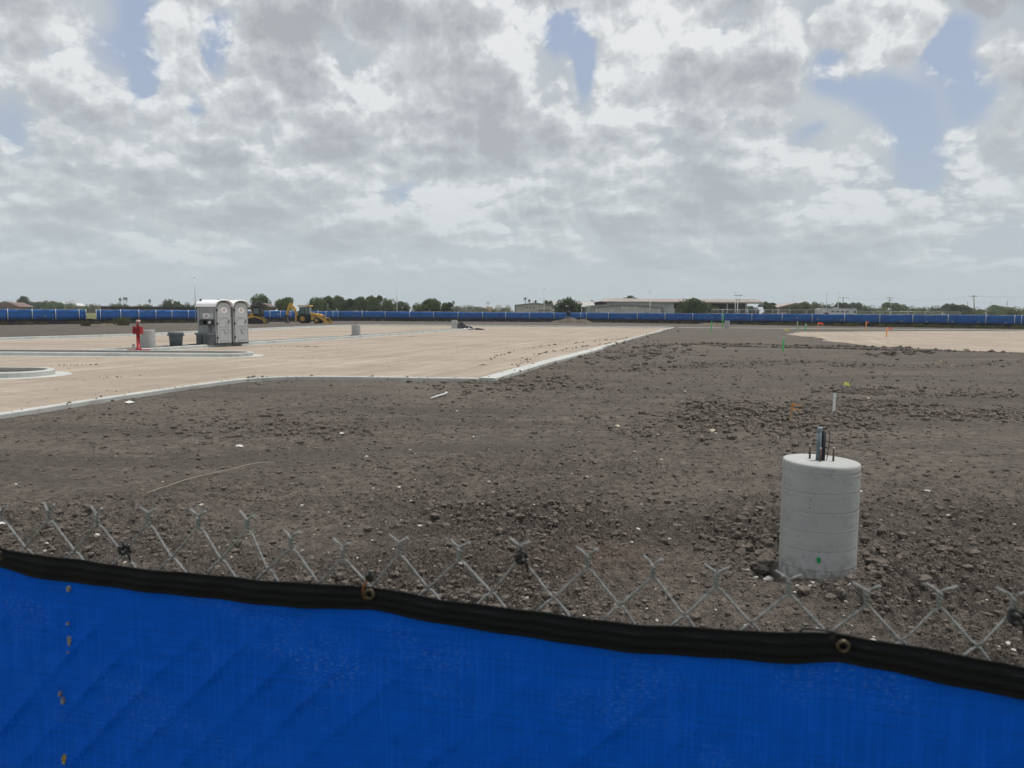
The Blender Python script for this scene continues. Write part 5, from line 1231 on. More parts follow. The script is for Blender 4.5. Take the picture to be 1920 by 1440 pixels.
def arched_hall():
    y = 198; t = thing('metal_hall', 'grey metal hall with wide shallow-arched front and small lettered sign', 'hall', (X_(1178, y), y, -.05)); o = t.location
    def P(px, py): return (X_(px, y)-o.x, Z_(px, py, y)+.05)
    L, R_ = P(1105, 573), P(1250, 572); pk = P(1180, 567); zb = 0
    out = [(L[0], zb), (R_[0], zb), R_, P(1222, 569.2), pk, P(1140, 570)]+[L]
    MB().prism(out, 'y', .5, 22).build('body', GREYM, t)
    inn = [(L[0]+1.0, zb), P(1108.5, 579.5), P(1122, 575.5), P(1145, 572.6), P(1178, 571.8), P(1215, 574.0), P(1240, 577.5), (P(1243, 588)[0], zb)]
    w = MB().prism(inn, 'y', .05, .3).build('front_wall', mat('hall_front', (.43, .455, .46), .55, .15, var=.14, vscale=.5, dirt=.3, dscale=.35, dcol=(.27, .27, .26)), t)
    frame = MB(); fr = [(L[0], zb), L, P(1140, 570), pk, P(1222, 569.2), R_, (R_[0], zb), (P(1246, 588)[0], zb), P(1242, 577.5), P(1215, 573.6), P(1178, 571.4), P(1145, 572.2), P(1122, 575.0), P(1108, 579.0), (L[0]+.75, zb)]
    vs = [(a, yy, b) for yy in (-.9, .5) for a, b in fr]; n = len(fr); fs = []
    for k in range(7): fs += [(k, k+1, n-2-k, n-1-k), (n+k, n+n-1-k, n+n-2-k, n+k+1)]
    for k in range(n): fs.append((k, (k+1) % n, n+(k+1) % n, n+k))
    frame.add(vs, fs).build('arch_frame', FRAMEM, t)
    for k in range(22):
        xx = L[0]+1.6+(R_[0]-L[0]-3.2)*k/21; u = k/21; zt = min(P(1108, 577)[1]+.95*math.sin(math.pi*u)**.7, 9); MB().box((xx, .03, zt*.5), (.10, .06, zt)).build('siding_rib', GREYM, w)
    zs = P(1180, 575.6)[1]; xs = P(1179, 575)[0]; s = MB().box((xs, -.05, zs), (3.9, .06, .62)).build('sign', mat('sign_white', (.66, .66, .63), .6, var=.1), t)
    rg = random.Random(3)
    for k in range(10):
        if k == 3: continue
        g = MB(); xx = xs-1.35+k*.29; g.box((xx-.07, -.09, zs+.04), (.05, .03, .30)); g.box((xx+.07, -.09, zs+.04), (.05, .03, .30)); g.box((xx, -.092, zs+(.15 if k % 2 else .02)), (.12, .03, .06)); g.build('letter_stroke', INK, s)
    MB().box((P(1213, 580)[0], -.02, 1.1), (.9, .1, 2.2)).build('door', mat('door_grey', (.22, .23, .24), .6), t)
    MB().prism([(R_[0]-.2, 0), (R_[0]+2.0, 0), (R_[0]+2.0, R_[1]-.2), (R_[0]-.2, R_[1])], 'y', 4, 5).build('lean_to_wall', GREYM, t)
arched_hall()
def open_shed():
    y = 232; t = thing('open_shed', 'very long open-fronted shed with weathered brown roof and dark bays', 'shed', (X_(1290, y), y, -.05)); o = t.location
    def P(px, py): return (X_(px, y)-o.x, Z_(px, py, y)+.05)
    xl, xr = P(1128, 568)[0], P(1434, 568)[0]; ze = P(1290, 566.0)[1]; zr = P(1290, 559.2)[1]
    r = MB(); xs = P(1143, 560)[0]; vs = [(xl, -1, ze), (xr, -1, ze), (xr-.3, 9, zr), (xs, 9, zr), (xl, -1, ze-.22), (xr, -1, ze-.22), (xr, 19, ze), (xl, 19, ze)]
    r.add(vs, [(0, 1, 2, 3), (0, 4, 5, 1), (3, 2, 6, 7), (0, 3, 7), (1, 6, 2), (4, 7, 6, 5)]); rf = r.build('roof', RUSTR, t)
    for k in range(40): xx = xl+2.6+(xr-xl-3.2)*k/39; MB().tube([(xx, -1, ze+.03), (xx, 8.9, zr+.02)], .05, 4).build('roof_rib', RUSTR, rf)
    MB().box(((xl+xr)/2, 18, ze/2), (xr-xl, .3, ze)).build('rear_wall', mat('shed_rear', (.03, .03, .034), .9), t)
    MB().box((P(1200, 570)[0], 0, ze*.5), (P(1254, 570)[0]-P(1128, 570)[0], .3, ze-.05)).build('closed_bay', GREYM, t)
    for k, px in enumerate((1255, 1290, 1326, 1362, 1397, 1433)):
        MB().box((P(px, 570)[0], -.6, ze/2), (.28, .28, ze)).build('column', mat('shed_column', (.34, .33, .31), .7), t)
    MB().box(((P(1255, 570)[0]+xr)/2, -.55, ze-.32), (xr-P(1255, 570)[0], .12, .22)).build('eave_beam', FRAMEM, t)
    for px, py, w, h in ((1270, 583, 2.0, 1.5), (1322, 585, 2.6, 1.3), (1385, 585, 3.0, 1.2), (1420, 584, 1.8, 1.6)):
        MB().box((P(px, py)[0], 3.0, .9), (w, 1.2, 1.8)).build('stored_crate', mat('stored_grey', (.14, .14, .14), .8, var=.4, vscale=2), t)
open_shed()
def carport():
    y = 214; t = thing('arched_carport', 'dark arched carport roof peeking out behind trees', 'carport', (X_(1448, y), y, -.05)); w = 14/FPX*y; z = Z_(1448, 572, y)
    pts = [(w*math.cos(a)*.62, z-.3+1.0*math.sin(a)) for a in np.linspace(.1, 3.04, 12)]; MB().prism(pts+[(a*.92, b-.22) for a, b in pts[::-1]], 'y', 0, 9).build('roof', mat('carport_dark', (.045, .047, .05), .6), t)
    for s in (-1, 1):
        for yy in (.2, 8.6): MB().tube([(s*w*.6, yy, 0), (s*w*.6, yy, z-.2)], .07, 6).build('post', GALV, t)
carport()
def low_house():
    y = 205; t = thing('low_house', 'low house with pinkish sloping roof and pale porch columns', 'house', (X_(1478, y), y, -.05)); o = t.location
    def P(px, py): return (X_(px, y)-o.x, Z_(px, py, y)+.05)
    a, b = P(1457, 574), P(1490, 568); MB().prism([(a[0], 0), (P(1520, 570)[0], 0), (P(1520, 571)[0], b[1]-.6), (b[0], b[1]-.3), (a[0]+.3, a[1]-.3)], 'y', 2, 9).build('wall', mat('house_tan', (.22, .19, .17), .9, var=.1), t)
    MB().prism([(a[0]-.3, a[1]-.35), b, P(1521, 571), (P(1521, 571)[0], b[1]-.75), (b[0], b[1]-.3), (a[0]-.3, a[1]-.62)], 'y', 0, 10).build('roof', mat('pink_roof', (.38, .31, .29), .8, var=.15, vscale=.6), t)
    for px in (1454, 1459.5): MB().box((P(px, 580)[0], .4, 1.6), (.45, .45, 3.2)).build('porch_column', mat('pale_stone', (.55, .52, .48), .8), t)
    for px in (1475, 1484, 1500): MB().box((P(px, 584)[0], 1.95, 1.5), (.9, .1, 1.1)).build('window', DKW, t)
    MB().box((P(1475, 584)[0], 1.93, 1.5), (1.9, .06, 1.7)).build('window_surround', mat('pale_stone', (.55, .52, .48), .8), t)
low_house()
def brown_house():
    y = 300; t = thing('brown_house', 'brown-roofed house at the far left edge behind the fence', 'house', (X_(2, y), y, -.05))
    MB().box((0, 4, 1.5), (12, 8, 3.0)).build('wall', mat('house_brown', (.20, .15, .13), .9), t); MB().prism([(-6.8, 2.9), (7.5, 2.9), (3.5, 4.6), (-3.5, 4.6)], 'y', -.6, 8.6).build('roof', mat('brown_roof', (.19, .125, .115), .85, var=.2, vscale=.5), t)
    for k in (-3, 1, 4): MB().box((k, -.05, 1.6), (1.1, .12, 1.2)).build('window', DKW, t)
brown_house()
def far_shed(px, w_px, top, y, label, col):
    t = thing('distant_shed', label, 'shed', (X_(px, y), y, -.05)); w = w_px/FPX*y; z = Z_(px, top, y)
    MB().box((0, 4, z*.36), (w, 8, z*.72)).build('wall', mat('far_wall_%s' % w_px, col, .8), t); MB().prism([(-w/2-.4, z*.7), (w/2+.4, z*.7), (w*.3, z), (-w*.3, z)], 'y', -.5, 8.5).build('roof', mat('far_roof_%s' % w_px, tuple(min(1, q*1.3) for q in col), .6), t)
far_shed(114, 12, 568, 520, 'small white building among scrub on the left horizon', (.55, .55, .53)); far_shed(138, 15, 568.5, 540, 'long low white building on the left horizon', (.55, .55, .52))
far_shed(917, 17, 575, 420, 'small shed with orange roof left of the pale shed', (.45, .33, .22)); far_shed(935, 13, 572, 700, 'faint white block on the skyline left of the pale shed', (.55, .55, .55)); far_shed(952, 11, 572.2, 720, 'second faint white block on the skyline nearer the pale shed', (.5, .5, .5))
def trailer():
    y = 165; t = thing('horse_trailer', 'long silver gooseneck horse trailer behind the right fence', 'trailer', (X_(1571, y), y, -.05)); o = t.location; L = 70/FPX*y
    B = mat('trailer_silver', (.55, .56, .57), .4, .3, var=.15, vscale=1.5, dirt=.3, dscale=1.2, dcol=(.3, .3, .3)); D = mat('trailer_dark', (.05, .055, .065), .5)
    z0, z1 = .75, 3.15; b = MB(); b.prism([(-L/2, 1.55), (-L/2, z1-.1), (-L/2+.6, z1), (L/2-.2, z1), (L/2, z1-.2), (L/2, z0), (-L/2+2.0, z0), (-L/2+1.6, 1.55)], 'y', 0, 2.4); bd = b.build('body', B, t)
    for k in range(9): MB().box((-L/2+2.0+k*.72, -.02, 2.1), (.03, .05, 2.0)).build('seam', mat('trailer_seam', (.35, .36, .37), .5), bd)
    MB().prism([(-L/2+.9, 2.35), (-L/2+2.0, 2.2), (-L/2+2.2, 1.4), (-L/2+1.9, 1.3), (-L/2+1.6, 1.9), (-L/2+.9, 2.0)], 'y', -.04, .0).build('dark_stripe', D, t)
    for k in range(4): MB().box((-L/2+2.9+k*1.0, -.03, 2.45), (.62, .06, .22)).build('slot_window', D, t)
    MB().box((L/2-.45, -.03, 2.45), (.42, .06, .42)).build('rear_window', D, t); MB().box((0, 1.2, z1+.08), (1.0, .8, .16)).build('roof_vent', B, t)
    for k in (-1, 0): MB().wheel((L/2-1.9+k*.85, .05, .38), .38, .25, 16).build('wheel', TYRE, t)
    MB().prism([(L/2-3.3, .75), (L/2-1.1, .75), (L/2-1.3, 1.0), (L/2-3.1, 1.0)], 'y', -.12, .2).build('fender', D, t); MB().tube([(-L/2+.6, 1.2, 1.6), (-L/2+.6, 1.2, .4)], .09, 6).build('hitch', D, t)
trailer()
def car(px, y, label, col, rz=0.0, pick=False):
    t = thing('parked_car', label, 'car', (X_(px, y), y, -.05), rz); P_ = mat('car_paint_%d' % px, col, .3, spec=.5); G = mat('car_glass', (.03, .035, .04), .1, spec=.6)
    MB().prism([(-2.2, .45), (2.2, .45), (2.25, .85), (1.2, 1.0), (-2.1, 1.02), (-2.25, .8)], 'y', -.9, .9).build('body', P_, t)
    MB().prism([(-1.7, 1.0), (1.15, 1.0), (.5, 1.55), (-1.1, 1.58)] if not pick else [(-.3, 1.0), (1.25, 1.0), (.75, 1.7), (-.2, 1.72)], 'y', -.78, .78).build('cabin', P_, t)
    MB().prism([(-1.4, 1.06), (.92, 1.06), (.42, 1.48), (-1.0, 1.50)] if not pick else [(-.2, 1.08), (1.0, 1.08), (.65, 1.6), (-.15, 1.62)], 'y', -.80, .80).build('window', G, t)
    for s in (-1, 1):
        for xx in (-1.4, 1.4): MB().wheel((xx, s*.82, .36), .36, .22, 14).build('wheel', TYRE, t)
car(1060, 166, 'white pickup parked left of the wrapped post', (.70, .71, .72), math.pi, True); car(1073, 166, 'white car parked right of the wrapped post', (.70, .71, .72), 0.05)
car(1406, 170, 'white car parked before the open shed', (.74, .74, .74), math.pi); car(1041, 172, 'small dark car beside the pale shed door', (.10, .11, .12), 0)
def dark_trailer():
    y = 168; t = thing('stock_trailer', 'dark low stock trailer parked before the pale shed', 'trailer', (X_(1021, y), y, -.05))
    D = mat('stock_dark', (.10, .105, .115), .6, .2)
    for k in range(4): MB().box((0, 0, 1.1+k*.42), (2.5, .05, .22)).build('rail', D, t)
    for k in range(5): MB().box((-1.2+k*.6, 0, 1.6), (.07, .07, 1.9)).build('upright', D, t)
    MB().box((0, .8, .75), (2.5, 1.7, .14)).build('bed', D, t); MB().wheel((.3, -.05, .36), .36, .2, 14).build('wheel', TYRE, t)
dark_trailer()

# ================================================================ poles and wires
def pole(px, top, y, r, label, arm=None, lean=0.0, group=None, material=None, base=None):
    z = zat(px, top, y); t = thing('pole', label, 'pole', (X_(px, y), y, -.1), 0, group); MB().tube([(-lean*z, 0, 0), (0, 0, z)], [r, r*.8], 8).build('shaft', material or GALV, t)
    if arm:
        for zz, w in arm: MB().box((-lean*(z-(z-zz)), 0, z-zz), (w, .12, .14)).build('crossarm', WOOD, t); [MB().lathe([(.05, 0), (.06, .12), (.03, .22)], 8, (q*w*.45, 0, z-zz+.06)).build('insulator', mat('insulator', (.25, .27, .28), .4), t) for q in (-1, -.4, .4, 1)]
    else: MB().lathe([(r*1.3, 0), (r*1.3, .10), (r*.3, .22)], 10, (0, 0, z-.04)).build('cap', material or GALV, t)
    return t
WP = mat('pale_pole', (.62, .63, .62), .5)
pole(366.5, 520, 118, .075, 'tall slim grey pole rising behind the toilets'); pole(744.5, 533.5, 160, .10, 'tall slim white pole behind the grove end of the back fence', material=WP)
pole(1020, 540, 163, .10, 'tall white pole before the pale shed', material=WP); pole(1218.5, 545, 160, .10, 'tall white pole before the arched metal hall', material=WP)
pole(1378, 548, 150, .09, 'slim white pole before the open shed', material=WP); pole(1382.5, 550.5, 196, .14, 'pole with small lamp heads beside the slim white pole', arm=[(.4, 2.0), (1.5, 1.2)], material=WP)
pole(1549, 551, 190, .10, 'thin grey pole above the trailer nose'); pole(1570.5, 547.5, 180, .11, 'thin pale pole above the trailer middle', material=WP)
pole(1579.5, 556, 420, .22, 'crossarm utility pole just right of the trailer poles', arm=[(.6, 5.5)], material=WOOD); pole(1667, 555.5, 380, .2, 'crossarm utility pole above the tree row, midway right', arm=[(.8, 3.2), (1.8, 2.4)], material=WOOD)
pole(1823.5, 553, 300, .2, 'leaning crossarm utility pole near the right end', arm=[(.5, 2.6)], lean=-.10, material=WOOD); pole(1813, 566, 420, .16, 'short distant pole left of the leaning one', material=WOOD); pole(1887, 564, 420, .16, 'short distant pole near the right edge', material=WOOD); pole(1487, 553, 330, .10, 'thin mast behind the low house')
pole(915, 566, 300, .12, 'small pole on the open ground left of the pale shed', arm=[(.3, 1.6)], material=WOOD); pole(1093, 564.5, 250, .08, 'antenna pole over the long shed wing', arm=[(.2, 1.4)])
for k, (px, tp) in enumerate(((128,562),(134,559.5),(139,560),(1857,564))): pole(px, tp, 900, .35, 'faint lattice mast on the skyline', group='faint masts on the skyline', arm=[(2, 6), (5, 6)])
def wire(px0, py0, y0, px1, py1, y1, sag, label):
    a = Vector((X_(px0, y0), y0, zat(px0, py0, y0))); b = Vector((X_(px1, y1), y1, zat(px1, py1, y1))); t = MB(); pts = [a+(b-a)*k/16-Vector((0, 0, sag*4*(k/16)*(1-k/16))) for k in range(17)]
    tag(t.tube(pts, .022, 4).build('power_line', mat('cable_grey', (.10, .10, .11), .6)), label, 'power line', 'power lines on the right')
wire(1579.5, 557.5, 420, 1667, 557.5, 380, 1.2, 'power line between the utility poles above the trailer trees'); wire(1667, 558, 380, 1823.5, 554.5, 300, 1.4, 'power line running to the leaning utility pole'); wire(1823.5, 554.5, 300, 2050, 548, 260, 1.0, 'power line leaving the leaning pole to the right')

def mesh_fence(label, pa, pb, ya, yb, h, step, seed):
    a = Vector((X_(pa, ya), ya, 0)); b = Vector((X_(pb, yb), yb, 0)); t = thing('chain_link_fence', label, 'fence', a, group='bare chain-link fences behind the site'); d = b-a; L = d.length; d.normalize(); n = max(2, int(L/3.2))
    for k in range(n+1): MB().tube([d*(L*k/n), d*(L*k/n)+Vector((0, 0, h))], .04, 6).build('post', GALV, t)
    MB().tube([Vector((0, 0, h)), d*L+Vector((0, 0, h))], .03, 5).build('top_rail', GALV, t)
    m = MB(); q = -h
    while q < L:
        for s in (1, -1):
            u0, u1 = (q, q+h) if s > 0 else (q+h, q); z0, z1 = 0.0, h
            c0, c1 = min(max(u0, 0), L), min(max(u1, 0), L)
            if abs(c1-c0) < .05: continue
            f0 = (c0-u0)/(u1-u0); f1 = (c1-u0)/(u1-u0)
            m.tube([d*c0+Vector((0, 0, h*f0)), d*c1+Vector((0, 0, h*f1))], .010, 3, caps=False)
        q += step
    o = m.build('netting', GALV, t); o['kind'] = 'stuff'
mesh_fence('bare tall chain-link fence in front of the sheds', 1090, 1545, 172, 160, 2.75, .34, 1)
mesh_fence('bare grey chain-link fence right of the trailer', 1606, 1800, 182, 178, 2.6, .22, 2)
def wooden_fence():
    a, b = Vector((X_(190, 140), 140, 0)), Vector((X_(372, 152), 152, 0)); t = thing('dark_board_fence', 'dark board fence showing over the blue fence near the toilets', 'fence', a); d = b-a; L = d.length; d.normalize(); n = 40; R = Matrix.Rotation(math.atan2(d.y, d.x), 3, 'Z')
    for k in range(n): c = d*(L*(k+.5)/n); MB().box((c.x, c.y, 1.25), (L/n*.94, .04, 2.5-.06*(k % 3)), R).build('board', mat('dark_board', (.035, .035, .038), .9, var=.3, vscale=1), t)
wooden_fence()

# ================================================================ mounds, weeds, stakes and litter
def mound(px, y, w, h, label, seed, cat='dirt mound'):
    n = 26; vs = []; fs = []; c = Vector((X_(px, y), y, -.1))
    for i in range(n+1):
        for j in range(n+1):
            u = i/n*2-1; v = j/n*2-1; f = float(fbm(np.array([u*2.3+seed]), np.array([v*2.3]), 4, seed)[0]); e = max(0, 1-u*u-v*v)
            vs.append((u*w/2, v*w*.35, h*e**.8*(.45+1.05*f)-.02+(.05*(f-.5) if e > 0 else -.05)))
    for i in range(n):
        for j in range(n): k = i*(n+1)+j; fs.append((k, k+n+1, k+n+2, k+1))
    m = MB(); m.add(vs, fs); o = m.build('dirt_mound', mat('mound_soil', (.125, .105, .082), .95, var=.35, vscale=2.5, bump=.8, bscale=6), None, c); return tag(o, label, cat, 'dirt mounds by the back fence')
mound(1066, 147, 5.0, .95, 'tallest brown dirt mound, under the wrapped post', 3); mound(1092, 145, 4.2, .60, 'lower brown dirt mound right of the tallest one', 5); mound(1046, 147, 3.4, .42, 'small dirt mound left of the tallest one', 7); mound(1340, 128, 5.0, .42, 'low dry spoil heap behind the green stakes', 9); mound(195, 88, 3.2, .40, 'small pale spoil heap before the gap in the left fence', 11); mound(1325, 131, 4, .34, 'low spoil heap left of the dry one by the fence', 13)
def wrapped_post():
    y = 146.5; zt = zat(1066, 583, y); t = thing('wrapped_post', 'leaning wooden post with dark blue wrapping on the tallest dirt mound', 'post', (X_(1066, y), y, .8)); h = zt-.8
    MB().tube([(-.05, 0, -.3), (.02, 0, h*.6)], .07, 8).build('post', WOOD, t); m = MB(); m.lathe([(.10, h*.30), (.34, h*.42), (.46, h*.62), (.38, h*.85), (.20, h), (.0, h)], 10); m.v = [(x*(1+.35*math.sin(z*9+x*8)), y_*.8, z) for x, y_, z in m.v]; m.build('wrapping', mat('dark_blue_wrap', (.012, .03, .075), .7, var=.4, vscale=3), t)
wrapped_post()
def tuft_mesh(seed, n, h, spread, wd):
    rg = random.Random(seed); m = MB()
    for k in range(n):
        a = rg.uniform(0, 6.28); r = rg.uniform(0, spread); L = h*rg.uniform(.5, 1.1); x, y_ = r*math.cos(a), r*math.sin(a); b = rg.uniform(0, 6.28); l = rg.uniform(.1, .5)*L; w = wd*rg.uniform(.6, 1.3)
        m.add([(x-w, y_, 0), (x+w, y_, 0), (x+l*.4*math.cos(b)+w*.7, y_+l*.4*math.sin(b), L*.6), (x+l*math.cos(b), y_+l*math.sin(b), L)], [(0, 1, 2, 3)])
    return m.mesh('weed_blades', WEED)
TUFTS = [tuft_mesh(k, 70, .75, .55, .035) for k in range(4)]
def weeds(name, label, cat, spots):
    """one mass of weeds along a fence foot"""
    rg = random.Random(len(spots)); vs = []; fs = []
    for (x, y_, z, s) in spots:
        me = TUFTS[rg.randrange(4)]; a = rg.uniform(0, 6.28); c, n = math.cos(a)*s, math.sin(a)*s; o = len(vs)
        vs += [(v.co.x*c-v.co.y*n+x, v.co.x*n+v.co.y*c+y_, v.co.z*s*.8+z) for v in me.vertices]; fs += [tuple(i+o for i in p.vertices) for p in me.polygons]
    m = MB(); m.add(vs, fs); o = m.build(name, WEED); o['kind'] = 'stuff'; tag(o, label, cat)
spots = []
for (A, B, p0, p1, n) in ((L0, L1, -40, 460, 80), (L1, FD, 640, 1095, 42), (FD, FE, 1105, 1980, 190)):
    for k in range(n):
        px = p0+(p1-p0)*(k+rnd.random())/n; q = on_line(px, A, B); dens = float(fbm(np.array([px/60.]), np.array([1.3]), 3, 7)[0])
        if dens < .42 and not (1180 < px < 1240 or 1440 < px < 1540 or px > 1760 or 150 < px < 240): continue
        s = rnd.uniform(.35, .95)*(1.15 if px > 1430 else .9); spots.append((q.x+rnd.uniform(-.6, .6), q.y-1.4-rnd.uniform(0, 2.2), -.07, s))
weeds('weeds', 'dry green weeds growing along the foot of the site fences', 'weeds', spots)
def bush(px, y, s, label):
    t = thing('weed_bush', label, 'weed', (X_(px, y), y, -.06), rnd.uniform(0, 6), 'weed bushes by the left fence')
    for k in range(2): o = bpy.data.objects.new('foliage', TUFTS[k]); scene.collection.objects.link(o); o.parent = t; o.scale = (s, s, s*1.05); o.rotation_euler = (0, 0, k*2)
bush(228, 94, 1.5, 'large grey-green weed bush by the left fence, left of the red post'); bush(160, 88, .9, 'small weed bush below the gap in the left fence'); bush(861, 82, 1.0, 'lone green weed beside the farthest lot pier')

def stake(px, py0, py1, zb, w, label, body, top=None, ribbon_=None, lean=0.0, group=None, tf=.35, fwd=0.0):
    b = gp(px, py1, zb); h = zat(px, py0, b.y)-zb; t = thing('survey_stake', label, 'stake', b, 0, group); R = Matrix.Rotation(lean, 3, 'Y')
    def seg(z0, z1, m, name, k=1.0): MB().box((0, 0, (z0+z1)/2), (w*k, w*.45*k, z1-z0)).xf(R.to_4x4()).build(name, m, t)
    seg(-.12, h*(1-tf) if top else h, body, 'lath')
    if top: seg(h*(1-tf), h, top, 'painted_top', 1.02)
    if ribbon_:
        for (dx, dz, l, wd, m) in ribbon_:
            tp = R @ Vector((0, 0, h*dz)); vs = []; fs = []
            for k in range(7):
                u = k/6; xx = dx*l*u; zz = -.18*l*u*u+.03*l*math.sin(u*9); vs += [(tp.x+xx, tp.y-.01-.05*l*math.sin(u*5), tp.z+zz+wd/2), (tp.x+xx, tp.y-.01-.05*l*math.sin(u*5+.4), tp.z+zz-wd/2)]
            for k in range(6): fs.append((k*2, k*2+1, k*2+3, k*2+2))
            r = MB(); r.add(vs, fs); o = r.build('ribbon', m, t); md = o.modifiers.new('thickness', 'SOLIDIFY'); md.thickness = .002
    return t
LATH = mat('lath_wood', (.42, .31, .20), .85, var=.25, vscale=20); GRN = mat('stake_green', (.10, .60, .18), .55, var=.15, vscale=8); ORG = mat('flag_orange', (.90, .36, .08), .6); RDO = mat('flag_red_orange', (.85, .10, .04), .6); WHT = mat('stake_white', (.78, .80, .78), .6, var=.1, vscale=20); PINK = mat('faded_orange', (.60, .27, .16), .7); YLW = mat('flag_yellow', (.85, .76, .10), .6)
stake(1480.5, 756, 797, -.19, .034, 'short wooden stake with orange ribbon tails, left behind the big pier', LATH, mat('stake_amber', (.55, .25, .04), .7), [(1, .95, .17, .016, ORG), (1, .74, .18, .014, ORG)], lean=.10, tf=.30)
stake(1563, 738, 775, -.18, .048, 'plain white stake standing behind the big pier', WHT, lean=.02)
stake(1468, 631, 660, -.14, .075, 'bright green stake with white top in the middle of the soil', GRN, mat('green_white', (.55, .62, .52), .6), lean=.03, tf=.14)
stake(1333.5, 602, 623, -.08, .09, 'green stake left of the tall one near the back fence', GRN, lean=.02); stake(1354.5, 590, 616, -.06, .10, 'tallest green stake beside the distant concrete pier', GRN, mat('lime_tip', (.25, .75, .20), .5), lean=.05, tf=.08)
stake(1495.5, 602, 619, -.06, .11, 'pale faded green stake right of the centre stake', mat('faded_green', (.38, .52, .30), .7), lean=-.06); stake(1509.5, 607, 621.5, -.06, .13, 'short green stake with white tip by the sand pad', GRN, mat('green_white', (.55, .62, .52), .6), lean=.10, tf=.2)
stake(1533, 605, 622.5, -.06, .08, 'faded orange stake with large red flag at the sand pad', PINK, None, [(1, .95, .6, .16, RDO)], lean=.01); stake(1623.5, 603, 620.5, -.05, .11, 'orange stake with small ribbon at the back of the sand pad', ORG, None, [(1, .97, .3, .12, RDO)]); stake(1661.5, 614, 632, -.05, .09, 'orange stake with ribbon standing on the sand pad', ORG, None, [(1, .95, .42, .10, RDO)], lean=.08)
stake(1471, 616, 621.5, -.07, .13, 'short pale stub stake at the tip of the sand pad', mat('pale_lath', (.6, .55, .38), .7))
def pin_flag(px, py, zb, base_py, label, s, m, group):
    b = gp(px, base_py, zb); h = zat(px, py, b.y)-zb; t = thing('pin_flag', label, 'marker flag', b, .3, group); MB().tube([(0, 0, -.1), (.02, 0, h)], .0025 if s < .3 else .006, 5).build('wire_stem', STEEL, t)
    vs = []; fs = []
    for k in range(7):
        u = k/6; vs += [(.02+(u-.45)*s, .06*s*math.sin(u*6), h+.04*s*math.sin(u*7)-.55*s*abs(u-.4)**1.5), (.02+(u-.45)*s*1.05, .06*s*math.sin(u*6+1), h-.55*s-.6*s*abs(u-.3)**1.3+.2*s*u)]
    for k in range(6): fs.append((k*2, k*2+1, k*2+3, k*2+2))
    r = MB(); r.add(vs, fs); o = r.build('flag', m, t); md = o.modifiers.new('thickness', 'SOLIDIFY'); md.thickness = .001
pin_flag(1585, 716, -.17, 742, 'crumpled yellow marker flag behind the white stake', .16, mat('yellow_green_flag', (.82, .84, .20), .6), None); pin_flag(1476, 617, -.07, 621, 'small yellow marker flag at the tip of the sand pad', .42, YLW, None); pin_flag(1763, 675.5, -.12, 678.5, 'tiny yellow flag on the soil at far right', .07, YLW, None)

# white pipe, string line and litter on the soil
a, b = gp(808, 749, -.145), gp(836, 741.5, -.145); t = thing('plastic_pipe', 'short white plastic pipe lying on the soil', 'pipe', a); MB().tube([Vector((0, 0, .03)), (b-a)+Vector((0, 0, .05))], .016, 10).build('pipe', mat('white_pvc', (.66, .70, .70), .5), t); MB().tube([(b-a)+Vector((-.02, 0, .05)), (b-a)+Vector((.03, .03, .06))], .027, 10).build('coupling', mat('white_pvc', (.66, .70, .70), .5), t)
pts = [gp(px, py, -.185) for px, py in ((277,930),(300,921),(318,916),(350,905),(385,896),(430,886),(470,876),(495,872.5),(516,873))]
sl = smooth_line(pts, 6); zz = base_height(np.array([p.x for p in sl]), np.array([p.y for p in sl]))[0]
m = MB(); m.tube([Vector((p.x, p.y, z+.055)) for p, z in zip(sl, zz)], .0034, 6).build('string_line', mat('pale_string', (.40, .365, .29), .9)); o = bpy.data.objects['string_line']; tag(o, 'long pale string lying loose across the soil', 'string')
SCRAP = mat('white_scrap', (.66, .67, .64), .7, var=.15, vscale=30); TANS = mat('tan_scrap', (.50, .44, .34), .85, var=.2, vscale=30); GREYST = mat('grey_white_stone', (.42, .42, .40), .9, var=.3, vscale=25, bump=.5, bscale=60)
def on_soil(px, py, z=-.2):
    q = gp(px, py, z)
    for _ in range(3): zz = float(soil_height(np.array([q.x]), np.array([q.y]))[0][0]); q = gp(px, py, zz)
    return q
def scrap(px, py, w_px, label, m=SCRAP, seed=0):
    q = on_soil(px, py); w = w_px/FPX*q.y; rg = random.Random(int(px*7+py)); n = 9; vs = [(0, 0, .35*w)]; fs = []
    for k in range(n): a = 6.283*k/n; r = w*.5*rg.uniform(.55, 1.15); vs.append((r*math.cos(a), r*math.sin(a)*.9, w*rg.uniform(.02, .30)))
    for k in range(n): fs.append((0, 1+k, 1+(k+1) % n))
    mb = MB(); mb.add(vs, fs); o = mb.build('paper_scrap', m, None, q); md = o.modifiers.new('thickness', 'SOLIDIFY'); md.thickness = .002; return tag(o, label, 'litter', 'litter scraps on the soil')
def stone(px, py, w_px, label, m=GREYST, grp='pale stones on the soil'):
    q = on_soil(px, py); w = w_px/FPX*q.y; bm = bmesh.new(); bmesh.ops.create_icosphere(bm, subdivisions=2, radius=.5); rg = random.Random(int(px*3+py)); s = (rg.uniform(.8, 1.1), rg.uniform(.7, 1), rg.uniform(.5, .7)); ph = [rg.uniform(0, 6) for _ in range(6)]
    for v in bm.verts:
        k = 1+.16*math.sin(v.co.x*9+ph[0])*math.sin(v.co.y*8+ph[1])+.14*math.sin(v.co.z*10+ph[2]+v.co.x*5); v.co = Vector((v.co.x*s[0], v.co.y*s[1], v.co.z*s[2]))*k*w
    me = bpy.data.meshes.new('stone'); bm.to_mesh(me); bm.free(); me.materials.append(m); o = bpy.data.objects.new('stone', me); scene.collection.objects.link(o); o.location = q+Vector((0, 0, w*.15)); return tag(o, label, 'stone', grp)
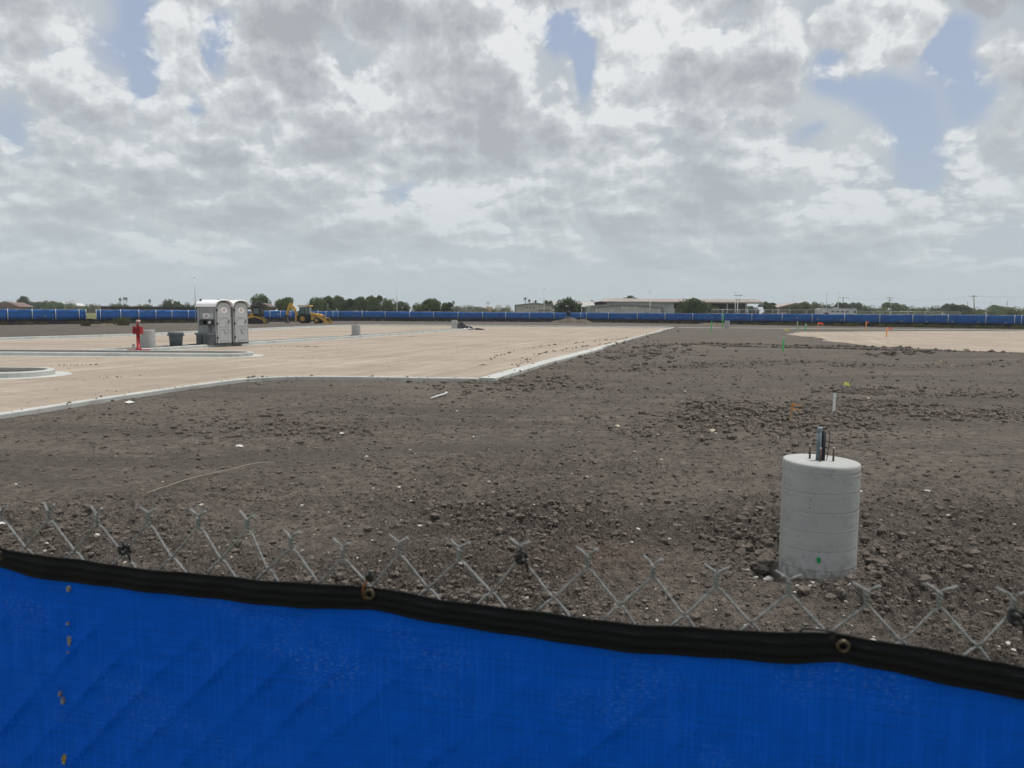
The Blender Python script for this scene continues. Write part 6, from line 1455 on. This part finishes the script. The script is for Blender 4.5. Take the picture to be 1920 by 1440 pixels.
scrap(243, 757, 18, 'torn white scrap on the soil beside the left kerb'); scrap(68, 778, 12, 'flat white scrap at the kerb near the left edge', SCRAP); scrap(641, 814, 10, 'white scrap left of the centre soil'); scrap(888, 820, 7, 'pale blue-white scrap below the white pipe', mat('bluish_scrap', (.5, .58, .60), .7)); scrap(857, 772, 7, 'white scrap just below the white pipe'); scrap(4, 983, 18, 'white scrap by the fence wires at the left edge'); scrap(449, 838, 13, 'white twiggy scrap on the left soil'); scrap(1336, 809, 15, 'crumpled tan paper left of the stakes', TANS); scrap(1158, 800, 12, 'pale shard on the soil left of the stakes', TANS); scrap(1628, 748, 8, 'tiny pale scrap beyond the white stake', TANS)
for px, py, w in ((1441,1089,20),(1468,1083,8),(1495,1100,10),(1526,1097,15),(1548,1093,12),(1520,1100,9),(1594,1098,9),(1418,1084,9),(1402,1070,9)): stone(px, py, w, 'pale broken concrete lump at the foot of the big pier', GREYST, 'concrete lumps at the pier foot')
for px, py, w in ((917,905,8),(378,948,9),(124,946,9),(171,957,9),(97,1023,9),(182,1006,13),(85,1034,8),(655,988,6),(752,976,5),(1255,1012,8),(1185,1018,7),(986,1124,11),(816,1062,6),(1586,1129,8),(1724,1128,6),(1657,1102,7),(1652,950,7),(1672,967,5),(1193,862,5),(1240,863,6),(1100,896,9),(566,949,7),(700,917,6),(1900,1220,9),(1870,1214,10),(305,904,5),(30,909,6),(1752,1057,6),(1902,984,6)): stone(px, py, w, 'small pale pebble lying alone on the dark soil', PALE, 'lone pale pebbles on the soil')
for px, py, w in ((52,997,24),(60,1012,16),(1365,1080,20),(1040,968,18),(1012,965,16),(310,835,10),(895,886,10),(1322,1080,24),(880,1045,14),(1370,1062,20),(450,1075,10),(1392,1035,18),(1424,1040,22),(1412,1060,18),(1440,1022,20),(1447,1045,16)): stone(px, py, w, 'fist-sized dark clod of soil larger than its surroundings', CRUMB, 'large dark clods of soil')
for px, py, w in ((440,712,10),(300,735,8),(593,704,6),(1075,660.5,4),(1085,664,4),(958,688,10),(975,690,8),(930,687,9)): stone(px, py, w, 'brown clod of soil lying on the kerb or gravel', mat('brown_clod', (.14, .11, .09), .95, var=.3), 'brown clods on kerb and gravel')

# ================================================================ humid air over the whole place
def haze_box():
    m = bpy.data.materials.new('haze_air'); m.use_nodes = True; N = NT(m.node_tree); out = N.n('ShaderNodeOutputMaterial'); v = N.n('ShaderNodeVolumePrincipled')
    v.inputs['Color'].default_value = (.90, .95, 1.0, 1); v.inputs['Density'].default_value = .00028; v.inputs['Anisotropy'].default_value = .1
    N.t.links.new(v.outputs[0], out.inputs['Volume'])
    o = MB().box((0, 0, 12.5), (5600, 5600, 29)).build('haze', m); o['kind'] = 'stuff'; tag(o, 'thin pale humid air lying over the flat land', 'haze')
haze_box()
scene.cycles.volume_bounces = 0
